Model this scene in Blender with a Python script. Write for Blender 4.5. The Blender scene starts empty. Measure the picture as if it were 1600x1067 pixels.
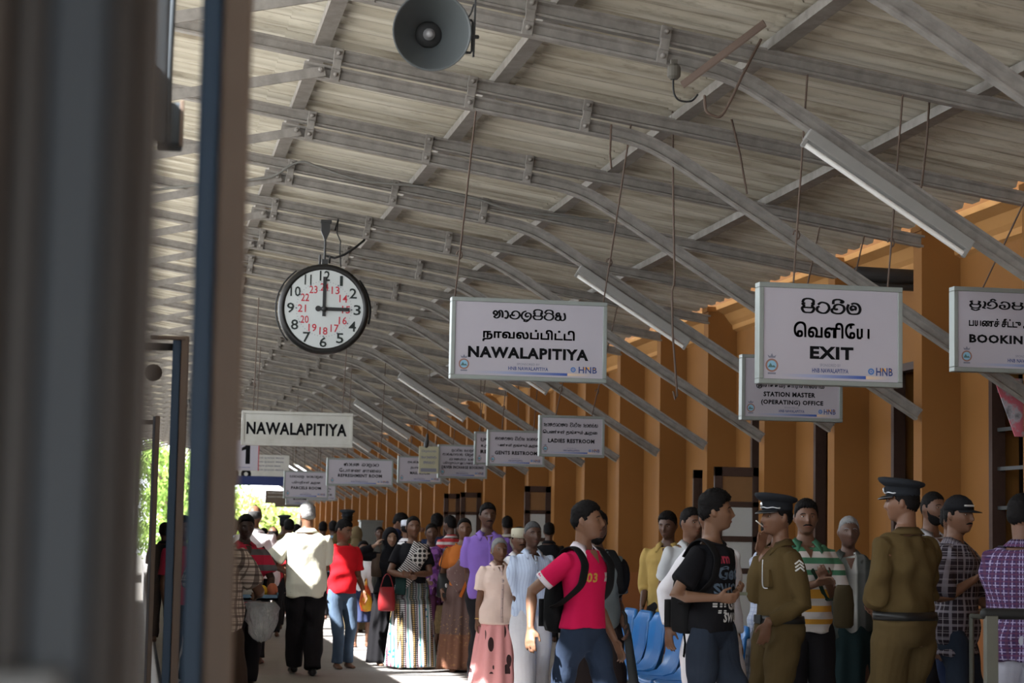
import bpy, bmesh, math, random
import numpy as np
from mathutils import Vector, Matrix
from mathutils.bvhtree import BVHTree
random.seed(7)
rng = np.random.default_rng(11)
C = bpy.context.scene.collection
scene = bpy.context.scene
R = math.radians
# ------------------------------------------------------------------ camera
YAW, PITCH, ROLL, F, EYE = .17913, .09490, .0185, 3200.0, 1.45
_f = Vector((math.sin(YAW)*math.cos(PITCH), math.cos(YAW)*math.cos(PITCH), math.sin(PITCH)))
_r0 = Vector((math.cos(YAW), -math.sin(YAW), 0)); _u0 = _r0.cross(_f)
_r = math.cos(ROLL)*_r0 + math.sin(ROLL)*_u0
_u = -math.sin(ROLL)*_r0 + math.cos(ROLL)*_u0
cam = bpy.data.cameras.new('camera'); camo = bpy.data.objects.new('camera', cam); C.objects.link(camo)
cam.sensor_width = 36; cam.sensor_fit = 'HORIZONTAL'; cam.lens = 36*F/1600
M = Matrix((_r, _u, -_f)).transposed().to_4x4(); M.translation = (0, 0, EYE)
camo.matrix_world = M
cam.clip_start = .05; cam.clip_end = 600
cam.dof.use_dof = True; cam.dof.focus_distance = 15.0; cam.dof.aperture_fstop = 5.0
scene.camera = camo
# ------------------------------------------------------------------ light
scene.view_settings.view_transform = 'Standard'; scene.view_settings.look = 'None'
scene.view_settings.gamma = 1; scene.view_settings.use_curve_mapping = False
scene.view_settings.exposure = 2.2
w = bpy.data.worlds.new('sky'); scene.world = w; w.use_nodes = True
bg = w.node_tree.nodes['Background']; bg.inputs[0].default_value = (.88, .94, 1.0, 1); bg.inputs[1].default_value = 1.7
sl = bpy.data.lights.new('sun', 'SUN'); sl.energy = 6.5; sl.color = (1, .96, .91); sl.angle = R(.6)
so = bpy.data.objects.new('sun', sl); C.objects.link(so)
SUN = Vector((1, .5, -1.05)).normalized()
so.rotation_euler = SUN.to_track_quat('-Z', 'Y').to_euler(); so.location = (-20, -10, 25)

def at(px, py, s):
    """point seen at a photo pixel at the depth where a metre spans s pixels"""
    d = _f + _r*((px-800)/F) - _u*((py-533.5)/F)
    p = d*(F/s); p.z += EYE
    return p
def atY(px, py, Y):
    d = _f + _r*((px-800)/F) - _u*((py-533.5)/F)
    p = d*(Y/d.y); p.z += EYE
    return p
# ------------------------------------------------------------------ objects
def link(o, parent=None):
    C.objects.link(o)
    if parent is not None: o.parent = parent
    return o
def tag(o, label=None, cat=None, group=None, kind=None):
    if label: o['label'] = label
    if cat: o['category'] = cat
    if group: o['group'] = group
    if kind: o['kind'] = kind
    return o
def empty(name, loc=(0, 0, 0), rz=0):
    o = bpy.data.objects.new(name, None); o.empty_display_size = .1
    o.location = loc; o.rotation_euler = (0, 0, rz); return link(o)
def copy_tree(o, parent=None):
    c = o.copy(); C.objects.link(c); c.parent = parent
    for ch in list(o.children): copy_tree(ch, c)
    return c
def mesh_obj(name, me, m, parent=None, smooth=False):
    o = bpy.data.objects.new(name, me)
    for x in (m if isinstance(m, (list, tuple)) else [m]): me.materials.append(x)
    if smooth:
        me.polygons.foreach_set('use_smooth', [True]*len(me.polygons)); me.update()
    return link(o, parent)
class MB:
    """collects shapes for one mesh"""
    def __init__(s): s.v = []; s.f = []; s.mi = []; s.cur = 0
    def add(s, vs, fs):
        n = len(s.v); s.v += [tuple(v) for v in vs]; s.f += [tuple(i+n for i in f) for f in fs]
        s.mi += [s.cur]*len(fs); return s
    def box(s, a, b, mat=None):
        x0, y0, z0 = a; x1, y1, z1 = b
        vs = [Vector(p) for p in ((x0,y0,z0),(x1,y0,z0),(x1,y1,z0),(x0,y1,z0),(x0,y0,z1),(x1,y0,z1),(x1,y1,z1),(x0,y1,z1))]
        if mat is not None: vs = [mat @ v for v in vs]
        return s.add(vs, ((0,3,2,1),(4,5,6,7),(0,1,5,4),(1,2,6,5),(2,3,7,6),(3,0,4,7)))
    def tube(s, pts, rad, n=12, ref=None, round_=True):
        pts = [Vector(p) for p in pts]
        k = len(pts)
        if not isinstance(rad, (list, tuple)) or (len(rad) == 2 and k != 2 and not isinstance(rad[0], (list, tuple))): rad = [rad]*k
        rad = [r if isinstance(r, (list, tuple)) else (r, r) for r in rad]
        tang = []
        for i in range(k):
            t = pts[min(i+1, k-1)] - pts[max(i-1, 0)]; tang.append(t.normalized() if t.length > 1e-9 else Vector((0, 0, 1)))
        a = Vector(ref) if ref is not None else (Vector((1, 0, 0)) if abs(tang[0].x) < .9 else Vector((0, 1, 0)))
        rings = []
        def ring(c, t, a, ra, rb):
            a = (a - t*a.dot(t))
            a = a.normalized() if a.length > 1e-6 else t.orthogonal().normalized()
            b = t.cross(a)
            return [c + a*(ra*math.cos(2*math.pi*j/n)) + b*(rb*math.sin(2*math.pi*j/n)) for j in range(n)], a
        for i in range(k):
            rg, a2 = ring(pts[i], tang[i], a, *rad[i])
            if ref is None: a = a2
            if i == 0 and round_:
                m = min(rad[0])
                for q in (.35, .8):
                    rings.append(ring(pts[0]-tang[0]*m*.8*math.cos(q*math.pi/2), tang[0], a, rad[0][0]*math.sin(q*math.pi/2), rad[0][1]*math.sin(q*math.pi/2))[0])
            rings.append(rg)
            if i == k-1 and round_:
                m = min(rad[-1])
                for q in (.8, .35):
                    rings.append(ring(pts[-1]+tang[-1]*m*.8*math.cos(q*math.pi/2), tang[-1], a, rad[-1][0]*math.sin(q*math.pi/2), rad[-1][1]*math.sin(q*math.pi/2))[0])
        return s.loft(rings)
    def loft(s, rings, cap=True, closed=True):
        n = len(rings[0]); vs = [v for r in rings for v in r]; fs = []
        for i in range(len(rings)-1):
            for j in range(n if closed else n-1):
                a = i*n+j; b = i*n+(j+1) % n
                fs.append((a, b, b+n, a+n))
        if cap and closed:
            fs.append(tuple(range(n-1, -1, -1))); fs.append(tuple((len(rings)-1)*n+j for j in range(n)))
        return s.add(vs, fs)
    def ell(s, c, r, mat=None, n=14, m=9):
        c = Vector(c); rings = []
        for i in range(1, m):
            th = math.pi*i/m
            rings.append([Vector((r[0]*math.sin(th)*math.cos(2*math.pi*j/n), r[1]*math.sin(th)*math.sin(2*math.pi*j/n), -r[2]*math.cos(th))) for j in range(n)])
        if mat is not None: rings = [[mat @ v for v in q] for q in rings]
        return s.loft([[c+v for v in q] for q in rings])
    def extrude(s, prof, p0, p1, up=(0, 0, 1)):
        """prof: list of (side, up) pairs swept straight from p0 to p1"""
        p0 = Vector(p0); p1 = Vector(p1); t = (p1-p0).normalized(); u = Vector(up); u = (u - t*u.dot(t)).normalized(); a = t.cross(u)
        return s.loft([[p + a*x + u*y for x, y in prof] for p in (p0, p1)])
    def sweep(s, prof, pts, up=(0, 0, 1)):
        pts = [Vector(p) for p in pts]; rings = []
        for i, p in enumerate(pts):
            t = (pts[min(i+1, len(pts)-1)]-pts[max(i-1, 0)]).normalized(); u = Vector(up); u = (u-t*u.dot(t)).normalized(); a = t.cross(u)
            rings.append([p + a*x + u*y for x, y in prof])
        return s.loft(rings)
    def mesh(s, name='m', fix=True):
        me = bpy.data.meshes.new(name); me.from_pydata([tuple(v) for v in s.v], [], s.f)
        me.polygons.foreach_set('material_index', s.mi)
        if fix:
            bm = bmesh.new(); bm.from_mesh(me); bmesh.ops.recalc_face_normals(bm, faces=bm.faces); bm.to_mesh(me); bm.free()
        return me
    def build(s, name, m, parent=None, smooth=False, fix=True, bevel=0):
        o = mesh_obj(name, s.mesh(name, fix), m, parent, smooth)
        if bevel:
            b = o.modifiers.new('bevel', 'BEVEL'); b.width = bevel; b.segments = 2; b.limit_method = 'ANGLE'
        return o
# ------------------------------------------------------------------ materials
class NT:
    def __init__(s, name):
        s.m = bpy.data.materials.new(name); s.m.use_nodes = True; s.t = s.m.node_tree
        s.b = s.t.nodes['Principled BSDF']
    def n(s, ty, **kw):
        x = s.t.nodes.new(ty)
        for k, v in kw.items():
            if k.startswith('i_'):
                key = k[2:]; x.inputs[int(key) if key.isdigit() else key].default_value = v
            else: setattr(x, k, v)
        return x
    def l(s, a, b): s.t.links.new(a, b)
    def coord(s, scale=(1, 1, 1), kind='Object'):
        c = s.n('ShaderNodeTexCoord'); m = s.n('ShaderNodeMapping'); m.inputs['Scale'].default_value = scale
        s.l(c.outputs[kind], m.inputs[0]); return m.outputs[0]
    def math(s, op, a, b=None):
        x = s.n('ShaderNodeMath', operation=op)
        for i, v in enumerate((a, b)):
            if v is None: continue
            if isinstance(v, (int, float)): x.inputs[i].default_value = v
            else: s.l(v, x.inputs[i])
        return x.outputs[0]
    def mix(s, fac, a, b, mode='MIX'):
        x = s.n('ShaderNodeMix', data_type='RGBA', blend_type=mode)
        for i, v in ((0, fac), (6, a), (7, b)):
            if isinstance(v, (int, float)): x.inputs[i].default_value = v
            elif isinstance(v, (tuple, list)): x.inputs[i].default_value = tuple(v)[:3]+(1,)
            else: s.l(v, x.inputs[i])
        return x.outputs[2]
    def noise(s, vec, scale, detail=4, rough=.6):
        x = s.n('ShaderNodeTexNoise'); x.inputs['Scale'].default_value = scale; x.inputs['Detail'].default_value = detail; x.inputs['Roughness'].default_value = rough
        s.l(vec, x.inputs['Vector']); return x.outputs[0]
    def ramp(s, fac, stops, interp='LINEAR'):
        x = s.n('ShaderNodeValToRGB'); x.color_ramp.interpolation = interp
        e = x.color_ramp.elements
        while len(e) < len(stops): e.new(.5)
        for q, (p, c) in zip(e, stops):
            q.position = p; q.color = tuple(c)[:3]+(1,) if isinstance(c, (tuple, list)) else (c, c, c, 1)
        s.l(fac, x.inputs[0]); return x.outputs[0]
    def col(s, c):
        if isinstance(c, (tuple, list)): s.b.inputs['Base Color'].default_value = tuple(c)[:3]+(1,)
        else: s.l(c, s.b.inputs['Base Color'])
    def bump(s, h, st=.3, dist=.01):
        x = s.n('ShaderNodeBump'); x.inputs['Strength'].default_value = st; x.inputs['Distance'].default_value = dist
        s.l(h, x.inputs['Height']); s.l(x.outputs[0], s.b.inputs['Normal'])
    def done(s, rough=.6, metal=0, spec=.3):
        s.b.inputs['Roughness'].default_value = rough; s.b.inputs['Metallic'].default_value = metal
        s.b.inputs['Specular IOR Level'].default_value = spec
        return s.m
_mc = {}
def plain(name, c, rough=.6, metal=0, var=.15, scale=6, spec=.3, bump=0):
    key = (name, tuple(c), rough, metal, var)
    if key in _mc: return _mc[key]
    t = NT(name)
    if var:
        n = t.noise(t.coord(), scale)
        t.col(t.mix(n, [x*(1-var) for x in c], [min(1, x*(1+var)) for x in c]))
        if bump: t.bump(n, bump)
    else: t.col(c)
    _mc[key] = t.done(rough, metal, spec); return _mc[key]
def xyz(t, scale=(1, 1, 1)):
    s_ = t.n('ShaderNodeSeparateXYZ'); t.l(t.coord(scale), s_.inputs[0]); return s_.outputs
def saw(t, v, per, off=0.):
    return t.math('FRACT', t.math('ADD', t.math('MULTIPLY', v, 1/per), off))
def line(t, v, per, w, off=0.):
    return t.math('LESS_THAN', saw(t, v, per, off), w/per)
def cloth_bump(t): t.bump(t.noise(t.coord(), 28, 3), .25, .01)
def stripes(name, axis, per, stops, rough=.85):
    t = NT(name); o = xyz(t); t.col(t.ramp(saw(t, o[axis], per), stops, 'CONSTANT')); cloth_bump(t); return t.done(rough, 0, .15)
def plaid(name, base, sets, rough=.85):
    """sets: (axis, period, width, colour, offset)"""
    t = NT(name); o = xyz(t); c = base
    ang = t.math('MULTIPLY', t.math('ARCTAN2', o[0], t.math('MULTIPLY', o[1], -1.)), .15)
    for ax, per, wd, colr, off in sets:
        c = t.mix(t.math('MULTIPLY', line(t, ang if ax == 0 else o[ax], per, wd, off), .75), c, colr)
    t.col(c); cloth_bump(t); return t.done(rough, 0, .15)
def cloth(name, c, var=.12, rough=.88):
    key = ('cloth', name, tuple(c))
    if key in _mc: return _mc[key]
    t = NT(name); n = t.noise(t.coord(), 5, 3)
    t.col(t.mix(n, [x*(1-var) for x in c], [min(1, x*(1+var)) for x in c])); cloth_bump(t)
    _mc[key] = t.done(rough, 0, .12); return _mc[key]
# ================================================================== the station
BAY = 2.23
def TY(n): return BAY*(5.416+n)
SL = -.149                                    # fall of the canopy to the right
def RZ(x): return 4.69 + SL*(x-1.276)         # axis of the lower rail
steel = NT('painted_steel'); n_ = steel.noise(steel.coord(), 9, 5)
steel.col(steel.ramp(n_, [(.25, (.14, .125, .11)), (.55, (.215, .196, .175)), (.8, (.27, .25, .225))])); steel.bump(n_, .15)
steel = steel.done(.55, 0, .4)
rust = plain('rusty_steel', (.09, .06, .045), .8)
darkm = plain('dark_metal', (.03, .03, .03), .5, 0, .2)
chrome = plain('bare_metal', (.5, .5, .5), .35, .9, .1)
alu = plain('aluminium', (.24, .26, .245), .45, .35, .12)
black = plain('black_paint', (.012, .012, .012), .6, 0, 0)
white = plain('white_plastic', (.62, .60, .64), .5, 0, .03)
wood = plain('dark_timber', (.045, .022, .015), .6, 0, .3, 14)

# roof sheet ------------------------------------------------------------
t = NT('asbestos_sheet'); v = t.coord((.35, 2.6, 1)); v2 = t.coord((.8, 6, 1)); v3 = t.coord((1, 1, 1))
a = t.noise(v, 2.2, 6, .65); b = t.noise(v2, 5, 5, .7); d = t.noise(v3, .5, 3)
c = t.ramp(a, [(.28, (.20, .165, .12)), (.46, (.50, .46, .375)), (.7, (.62, .585, .50))])
c = t.mix(t.ramp(b, [(.55, 0.), (.75, .55)]), c, (.13, .105, .075))
c = t.mix(t.ramp(d, [(.45, 0.), (.75, .35)]), c, (.26, .22, .16))
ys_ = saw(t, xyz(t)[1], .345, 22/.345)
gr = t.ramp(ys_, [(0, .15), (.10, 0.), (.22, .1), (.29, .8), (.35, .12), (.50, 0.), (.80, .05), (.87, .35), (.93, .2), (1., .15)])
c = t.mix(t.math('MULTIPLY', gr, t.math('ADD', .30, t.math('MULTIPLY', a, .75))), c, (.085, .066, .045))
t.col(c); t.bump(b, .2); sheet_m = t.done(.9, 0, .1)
mb = MB(); pitch = .345
prof = []
y = -22.0
while y < 84:
    prof += [(y, 0), (y+.10, .0), (y+.145, .052), (y+.20, .056), (y+.255, .052), (y+.30, .0)]; y += pitch
rows = [(-1.85, 1.08, .012), (.93, 2.62, 0.0), (2.36, 3.98, .012), (3.72, 5.36, 0.), (5.1, 6.52, .012)]
for x0, x1, dz in rows:
    top = [[Vector((x, yy, RZ(x)+.13+.125+zz+dz)) for yy, zz in prof] for x in (x0, (x0+x1)/2, x1)]
    bot = [[p+Vector((0, 0, .008)) for p in q] for q in top]
    mb.loft(top, closed=False); mb.loft(bot, closed=False)
    n = len(prof)
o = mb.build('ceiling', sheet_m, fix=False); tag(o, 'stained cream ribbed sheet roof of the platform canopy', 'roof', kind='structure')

# trusses made from old rails ---------------------------------------------
def rail(h=.1, w=.068, wb=.011, ft=.016):
    a, hw, hh = w/2, wb/2, h/2
    return [(-a, -hh), (a, -hh), (a, -hh+ft), (hw, -hh+ft+.012), (hw, hh-ft-.012), (a*.8, hh-ft), (a*.8, hh), (-a*.8, hh), (-a*.8, hh-ft), (-hw, hh-ft-.012), (-hw, -hh+ft+.012), (-a, -hh+ft)]
def truss():
    r = empty('roof_truss')
    MB().extrude(rail(.105), (-2.75, 0, RZ(-2.75)+.135), (6.57, 0, RZ(6.57)+.135)).build('rafter', steel, r)
    pts = [(1.05, 0, RZ(1.05)), (2.0, 0, RZ(2.)), (3.15, 0, RZ(3.15))]
    p0 = Vector((3.15, 0, RZ(3.15))); p3 = Vector((3.95, 0, 4.115)); p1 = p0+Vector((.36, 0, SL*.36)); p2 = p3+Vector((-.36, 0, .614*.36))
    for i in range(1, 10):
        q = i/9; pts.append(p0*(1-q)**3+p1*3*q*(1-q)**2+p2*3*q*q*(1-q)+p3*q**3)
    pts.append((6.53, 0, 2.545))
    MB().sweep(rail(.105), pts).build('bracket_rail', steel, r)
    T = Vector((1, 0, SL)).normalized(); U = Vector((-SL, 0, 1)).normalized()
    for x in (1.276, 2.243, 3.09):
        base = Vector((x, 0, RZ(x)))
        Mx = Matrix((T, Vector((0, 1, 0)), U)).transposed().to_4x4(); Mx.translation = base
        m = MB()
        m.box((-.034, -.046, -.052), (.034, -.012, .045), Mx); m.box((-.03, -.062, .03), (.03, -.04, .105), Mx); m.box((-.034, -.046, .09), (.034, -.012, .187), Mx)
        c = m.build('clamp', steel, r, bevel=.004)
        m = MB()
        for zz in (-.008, .148):
            m.tube([Mx @ Vector((0, -.045, zz)), Mx @ Vector((0, -.068, zz))], [.017, .015], 8)
        m.build('bolt', chrome if False else steel, c, True)
    m = MB()
    m.extrude([(-.008, -.036), (.008, -.036), (.008, .036), (-.008, .036)], (1.20, -.055, RZ(1.2)), (-1.0, -.055, RZ(1.2)-.222*2.2))
    m.tube([(1.17, -.05, RZ(1.17)), (1.17, -.08, RZ(1.17))], [.02, .018], 8)
    m.build('tie_bar', steel, r)
    return r
tr0 = truss()
ORD = 'zeroth first second third fourth fifth sixth seventh eighth ninth tenth eleventh twelfth thirteenth fourteenth fifteenth sixteenth seventeenth eighteenth nineteenth twentieth'.split()
def ordn(i):
    if i <= 20: return ORD[i]
    tens = {2: 'twenty', 3: 'thirty'}[i//10]
    return (tens[:-1]+'ieth') if i % 10 == 0 else tens+'-'+ORD[i % 10]
for n in range(-2, 31):
    o = tr0 if n == -2 else copy_tree(tr0)
    o.location = (0, TY(n), 0)
    tag(o, 'grey roof truss of bent old rails, %s from the camera end' % ordn(n+3), 'roof truss', 'roof trusses of the platform canopy')
# purlins -----------------------------------------------------------------
for i, x in enumerate((-1.4, -.12, 1.18, 2.47, 3.82, 5.2)):
    z = RZ(x)+.13+.055
    m = MB(); m.box((x-.055, 3, z), (x+.055, 83, z+.065))
    o = m.build('purlin', steel)
    tag(o, 'long grey purlin under the roof sheets, %s from the train side' % ordn(i+1), 'purlin', 'roof purlins')

# wall --------------------------------------------------------------------
t = NT('orange_plaster'); v = t.coord(); a = t.noise(v, 1.3, 5); b = t.noise(t.coord((1, 1, .25)), 5, 5)
c = t.mix(a, (.195, .083, .019), (.235, .10, .025)); c = t.mix(t.ramp(b, [(.6, 0.), (.8, .35)]), c, (.17, .075, .025))
sz = t.n('ShaderNodeSeparateXYZ'); t.l(t.coord(kind='Object'), sz.inputs[0])
c = t.mix(t.math('MULTIPLY', t.math('LESS_THAN', sz.outputs[2], t.math('ADD', .9, t.math('MULTIPLY', a, .2))), .35), c, (.30, .10, .05))
t.col(c); t.bump(b, .1); wall_m = t.done(.75, 0, .2)
t = NT('orange_cornice'); t.col(t.mix(t.noise(t.coord(), 3), (.36, .17, .05), (.42, .22, .08))); corn_m = t.done(.8, 0, .15)
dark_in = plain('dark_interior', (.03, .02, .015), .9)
XW0, XW1 = 6.90, 7.15
N0, N1 = -3, 31
PIL = {}
for n in range(N0, N1):
    yy = TY(n)
    m = MB(); m.box((6.55, yy-.02, 0), (XW0+.02, yy+.17, 4.13)); m.box((6.53, yy-.04, 4.13), (XW0+.02, yy+.19, 4.19))
    o = m.build('trim_%d' % (n-N0+1), wall_m); tag(o, 'orange wall pier, %s from the camera end' % ordn(n-N0+1), 'pier', kind='structure')
# wall panels between openings: opening in every bay just beyond each pier
m = MB()
doors = {}
for n in range(N0, N1):
    y0 = TY(n)-.02; y1 = TY(n+1)-.02
    # solid next to the pier on both sides, opening in between
    big = n in (0, 1, 2, 3, 4, 7, 10, 13, 15)
    a0, a1 = (y0+.50, y1-.62) if big else (y0+.80, y1-.75)
    z0 = 0 if n in (0, 2, 3, 4, 10, 15) else 1.0
    top = 3.1 if big else 2.6
    if n in (5, 6, 8, 9, 11, 12, 14) or n > 15: m.box((XW0, y0, 0), (XW1, y1, 5.0)); continue
    m.box((XW0, y0, 0), (XW1, a0, 5.0)); m.box((XW0, a1, 0), (XW1, y1, 5.0)); m.box((XW0, a0, top), (XW1, a1, 5.0))
    if z0: m.box((XW0, a0, 0), (XW1, a1, z0))
    doors[n] = (a0, a1, z0, top)
o = m.build('wall_right', wall_m); tag(o, 'orange plastered station building wall', 'wall', kind='structure')
m = MB(); m.box((XW0, -24, 0), (XW1, TY(-3)-.02, 5.0)); o = m.build('wall_right', wall_m); tag(o, 'orange wall of the station nearer than the camera', 'wall', kind='structure')
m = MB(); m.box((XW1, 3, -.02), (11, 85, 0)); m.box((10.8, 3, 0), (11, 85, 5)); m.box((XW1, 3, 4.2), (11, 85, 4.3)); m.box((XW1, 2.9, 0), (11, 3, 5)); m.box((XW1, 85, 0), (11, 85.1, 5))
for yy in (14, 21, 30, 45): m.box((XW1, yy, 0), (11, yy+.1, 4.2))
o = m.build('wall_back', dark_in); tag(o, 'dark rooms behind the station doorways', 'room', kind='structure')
m = MB(); m.box((6.49, 3, 0), (XW0+.001, 85, .26))
for n in range(N0, N1): pass
m = MB(); m.box((6.86, 3, 0), (XW0, 85, .24)); o = m.build('baseboard_right', plain('grey_skirting', (.035, .033, .032), .7)); tag(o, 'dark grey painted skirting along the orange wall', 'skirting', kind='structure')
# curved plaster cornice under the roof end
m = MB(); pr = []
for i in range(7):
    a = i/6*math.pi/2; pr.append((XW0-.30*(1-math.sin(a)) , 4.02+.30*(1-math.cos(a))))
ring = [(XW0+.01, 3.98)]+[(XW0-.30+.30*math.cos(a_), 4.0+.30*math.sin(a_)) for a_ in [0.1, .4, .7, 1., 1.3, 1.57]]+[(XW0-.3, 4.34), (XW0+.01, 4.34)]
pr2 = [(XW0+.01, 3.9), (XW0-.05, 3.93), (XW0-.06, 3.98), (XW0-.10, 4.02), (XW0-.16, 4.10), (XW0-.26, 4.15), (XW0-.27, 4.2), (XW0+.01, 4.2)]
m.loft([[Vector((x, yy, z)) for x, z in pr2] for yy in (3, 84)]); o = m.build('trim_50', corn_m); tag(o, 'curved plaster cornice under the canopy edge', 'cornice', kind='structure')

# slab added above the wall to block sun through the roof end gap
m = MB(); m.box((5.75, -24, 4.95), (12, 86, 5.05)); o = m.build('trim_51', plain('sun_block_slab', (.2, .13, .07), .8)); tag(o, 'added eave slab blocking the sun above the station wall', 'eave', kind='structure')
# door frames and leaves ---------------------------------------------------
glass_w = plain('frosted_glass', (.42, .42, .40), .35, 0, .05)
def door_leaf(n, yface, w, h, z0, panes, label, x0=6.99, flip=1):
    """an open leaf standing out across the bay, facing the camera"""
    r = empty('door_leaf', (x0, yface, z0))
    fr = MB(); fr.box((-w, -.02, 0), (-w+.09, .02, h)); fr.box((-.09, -.02, 0), (0, .02, h)); fr.box((-w, -.02, h-.1), (0, .02, h)); fr.box((-w, -.02, 0), (0, .02, .12))
    ys = [.12]+panes+[h-.1]
    for p in panes: fr.box((-w, -.02, p-.03), (0, .02, p+.03))
    fr.build('frame', wood, r, bevel=.004)
    for i in range(len(ys)-1):
        top_ = i == len(ys)-2
        MB().box((-w+.085, -.006, ys[i]), (-.085, .006, ys[i+1])).build('pane', brown_glass if top_ else glass_w, r)
    tag(r, label, 'door', 'open door leaves along the orange wall'); return r
brown_glass = plain('brown_glass', (.20, .105, .045), .25, 0, .1)
for i, (n, (a0, a1, z0, top)) in enumerate(sorted(doors.items())):
    f = MB(); f.box((XW0-.015, a0, z0), (XW0+.10, a0+.07, top)); f.box((XW0-.015, a1-.07, z0), (XW0+.10, a1, top)); f.box((XW0-.015, a0, top-.07), (XW0+.10, a1, top))
    nm = ('door_%d' if z0 == 0 else 'window_%d') % (i+1)
    o = f.build(nm, wood); tag(o, 'dark timber frame of the %s wall opening from the camera end' % ordn(i+1), 'door frame' if z0 == 0 else 'window frame', kind='structure')
    if z0 > 0:
        w_ = MB()
        for k in range(6): w_.box((XW0+.03, a0+.07, z0+.1+k*.32), (XW0+.05, a1-.07, z0+.13+k*.32))
        w_.build('window_bars', darkm, o)
def leaf_px(xl, xr, ytop, label, panes_px, Y):
    a = atY(xl, ytop, Y); b = atY(xr, ytop, Y)
    h = a.z; w = b.x-a.x
    ps = sorted(atY((xl+xr)/2, q, Y).z for q in panes_px)
    return door_leaf(0, Y, w, h, 0, ps, label, x0=b.x)
leaf_px(1116, 1188, 729, 'tall dark timber door leaf with white panes behind the smoking officer', (788, 842, 892), TY(4)+.35)
leaf_px(1083, 1104, 734, 'narrow dark door leaf behind the curly haired young man', (800,), TY(5)+.3)
leaf_px(820, 861, 759, 'dark framed door leaf with white lower panes left of the restroom pier', (800, 843), TY(9)+.4)
leaf_px(720, 752, 769, 'far open door leaf with a white pane, right of two past the gents sign', (802,), TY(12)+.4)
leaf_px(694, 719, 771, 'far dark door leaf with a small pane, left of two past the gents sign', (802,), TY(13)+.4)
# drain pipes
for xx, yy, nm in ((6.82, TY(1)+.62, 'orange painted drain pipe beside the ticket sign pier'),):
    m = MB(); m.tube([(xx, yy, 0), (xx, yy, 4.1)], .065, 14, round_=False); o = m.build('drain_pipe', wall_m, smooth=True); tag(o, nm, 'pipe')
# rolled blind by the wall and a torn poster
a = atY(1340, 428, TY(2)+.9); b = atY(1392, 432, TY(2)+.9); b.x = XW0+.02
m = MB(); m.tube([a, b], .07, 12); m.tube([a+Vector((0, -.02, -.1)), b+Vector((0, -.02, -.1))], .03, 8); o = m.build('rolled_blind', darkm, smooth=True); tag(o, 'dark rolled blind fixed high on the orange wall behind the exit sign', 'blind')
t = NT('poster_print'); v = t.coord(); nn = t.noise(v, 4, 4); t.col(t.ramp(nn, [(.35, (.05, .05, .055)), (.45, (.30, .28, .30)), (.5, (.42, .10, .13)), (.75, (.5, .14, .17))], 'LINEAR')); poster_m = t.done(.7)
a = atY(1553, 590, TY(1)+.3); b = atY(1592, 682, TY(1)+.3)
m = MB(); m.add([a, (b.x+.35, a.y, a.z), (b.x+.35, a.y, b.z), (a.x+.17, a.y, b.z), (a.x, a.y+.012, a.z), (b.x+.35, a.y+.012, a.z), (b.x+.35, a.y+.012, b.z), (a.x+.17, a.y+.012, b.z)], ((0, 1, 2, 3), (7, 6, 5, 4), (0, 3, 7, 4), (1, 0, 4, 5), (2, 1, 5, 6), (3, 2, 6, 7)))
o = m.build('poster', poster_m); tag(o, 'pink and grey poster hanging above the dark doorway at right', 'poster')

# platform -----------------------------------------------------------------
t = NT('concrete_floor'); v = t.coord(); a = t.noise(v, .8, 6, .7); b = t.noise(v, 14, 4)
c = t.mix(a, (.22, .21, .205), (.32, .305, .30)); c = t.mix(t.ramp(b, [(.5, 0.), (.8, .25)]), c, (.16, .14, .13))
o_ = xyz(t); c = t.mix(t.math('MULTIPLY', line(t, o_[1], 2.0, .02), .35), c, (.13, .115, .1))
t.col(c); t.bump(b, .12); floor_m = t.done(.75, 0, .25)
m = MB(); m.box((.30, -24, -.9), (7.2, 95, 0)); o = m.build('floor', floor_m); tag(o, 'grey concrete station platform', 'platform', kind='structure')
t = NT('ground'); v = t.coord(); t.col(t.mix(t.noise(v, 3, 5), (.24, .225, .205), (.40, .38, .35))); ground_m = t.done(.95)
m = MB(); m.box((-40, -20, -1.0), (.35, 160, -.95)); m.box((-40, 95, -.6), (40, 160, -.5)); o = m.build('trim_60', ground_m); tag(o, 'ballast and ground beside the platform', 'ground', kind='structure')

# train --------------------------------------------------------------------
blue = plain('train_blue_paint', (.03, .07, .135), .45, 0, .2, 3)
brown = plain('train_brown_paint', (.17, .128, .102), .5, 0, .25, 3)
dkbrown = plain('train_dark_brown', (.017, .012, .009), .5, 0, .25, 3)
slate = plain('train_slate_paint', (.06, .075, .09), .5, 0, .2, 3)
nearblack = plain('train_near_black', (.007, .007, .007), .6, 0, .2, 3)  # near-black colour of the door jamb and its boards
roofgrey = plain('train_roof_grey', (.35, .35, .34), .7, 0, .15, 2)
winm = plain('train_window_glass', (.02, .025, .03), .12, 0, 0, spec=.5)
tc = empty('train_carriage', (0, 0, 0))
m = MB()
XS = -.16
m.box((XS-.06, 1.35, -.3), (XS, 70, .72)); m.box((XS-.06, 1.35, 1.62), (XS, 70, 2.55))
for i in range(48): m.box((XS-.06, 1.35+i*1.45, .72), (XS, 1.35+i*1.45+.5, 1.62))
m.build('side_wall', blue, tc)
m = MB(); m.box((XS-.045, 1.4, .72), (XS-.03, 69.9, 1.62)); m.build('window_panes', winm, tc)
m = MB(); m.box((XS-.005, 1.36, .55), (XS+.012, 70, .62)); m.box((XS-.005, 1.36, 1.68), (XS+.012, 70, 1.75)); m.build('beading', brown, tc)
rr = []
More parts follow.
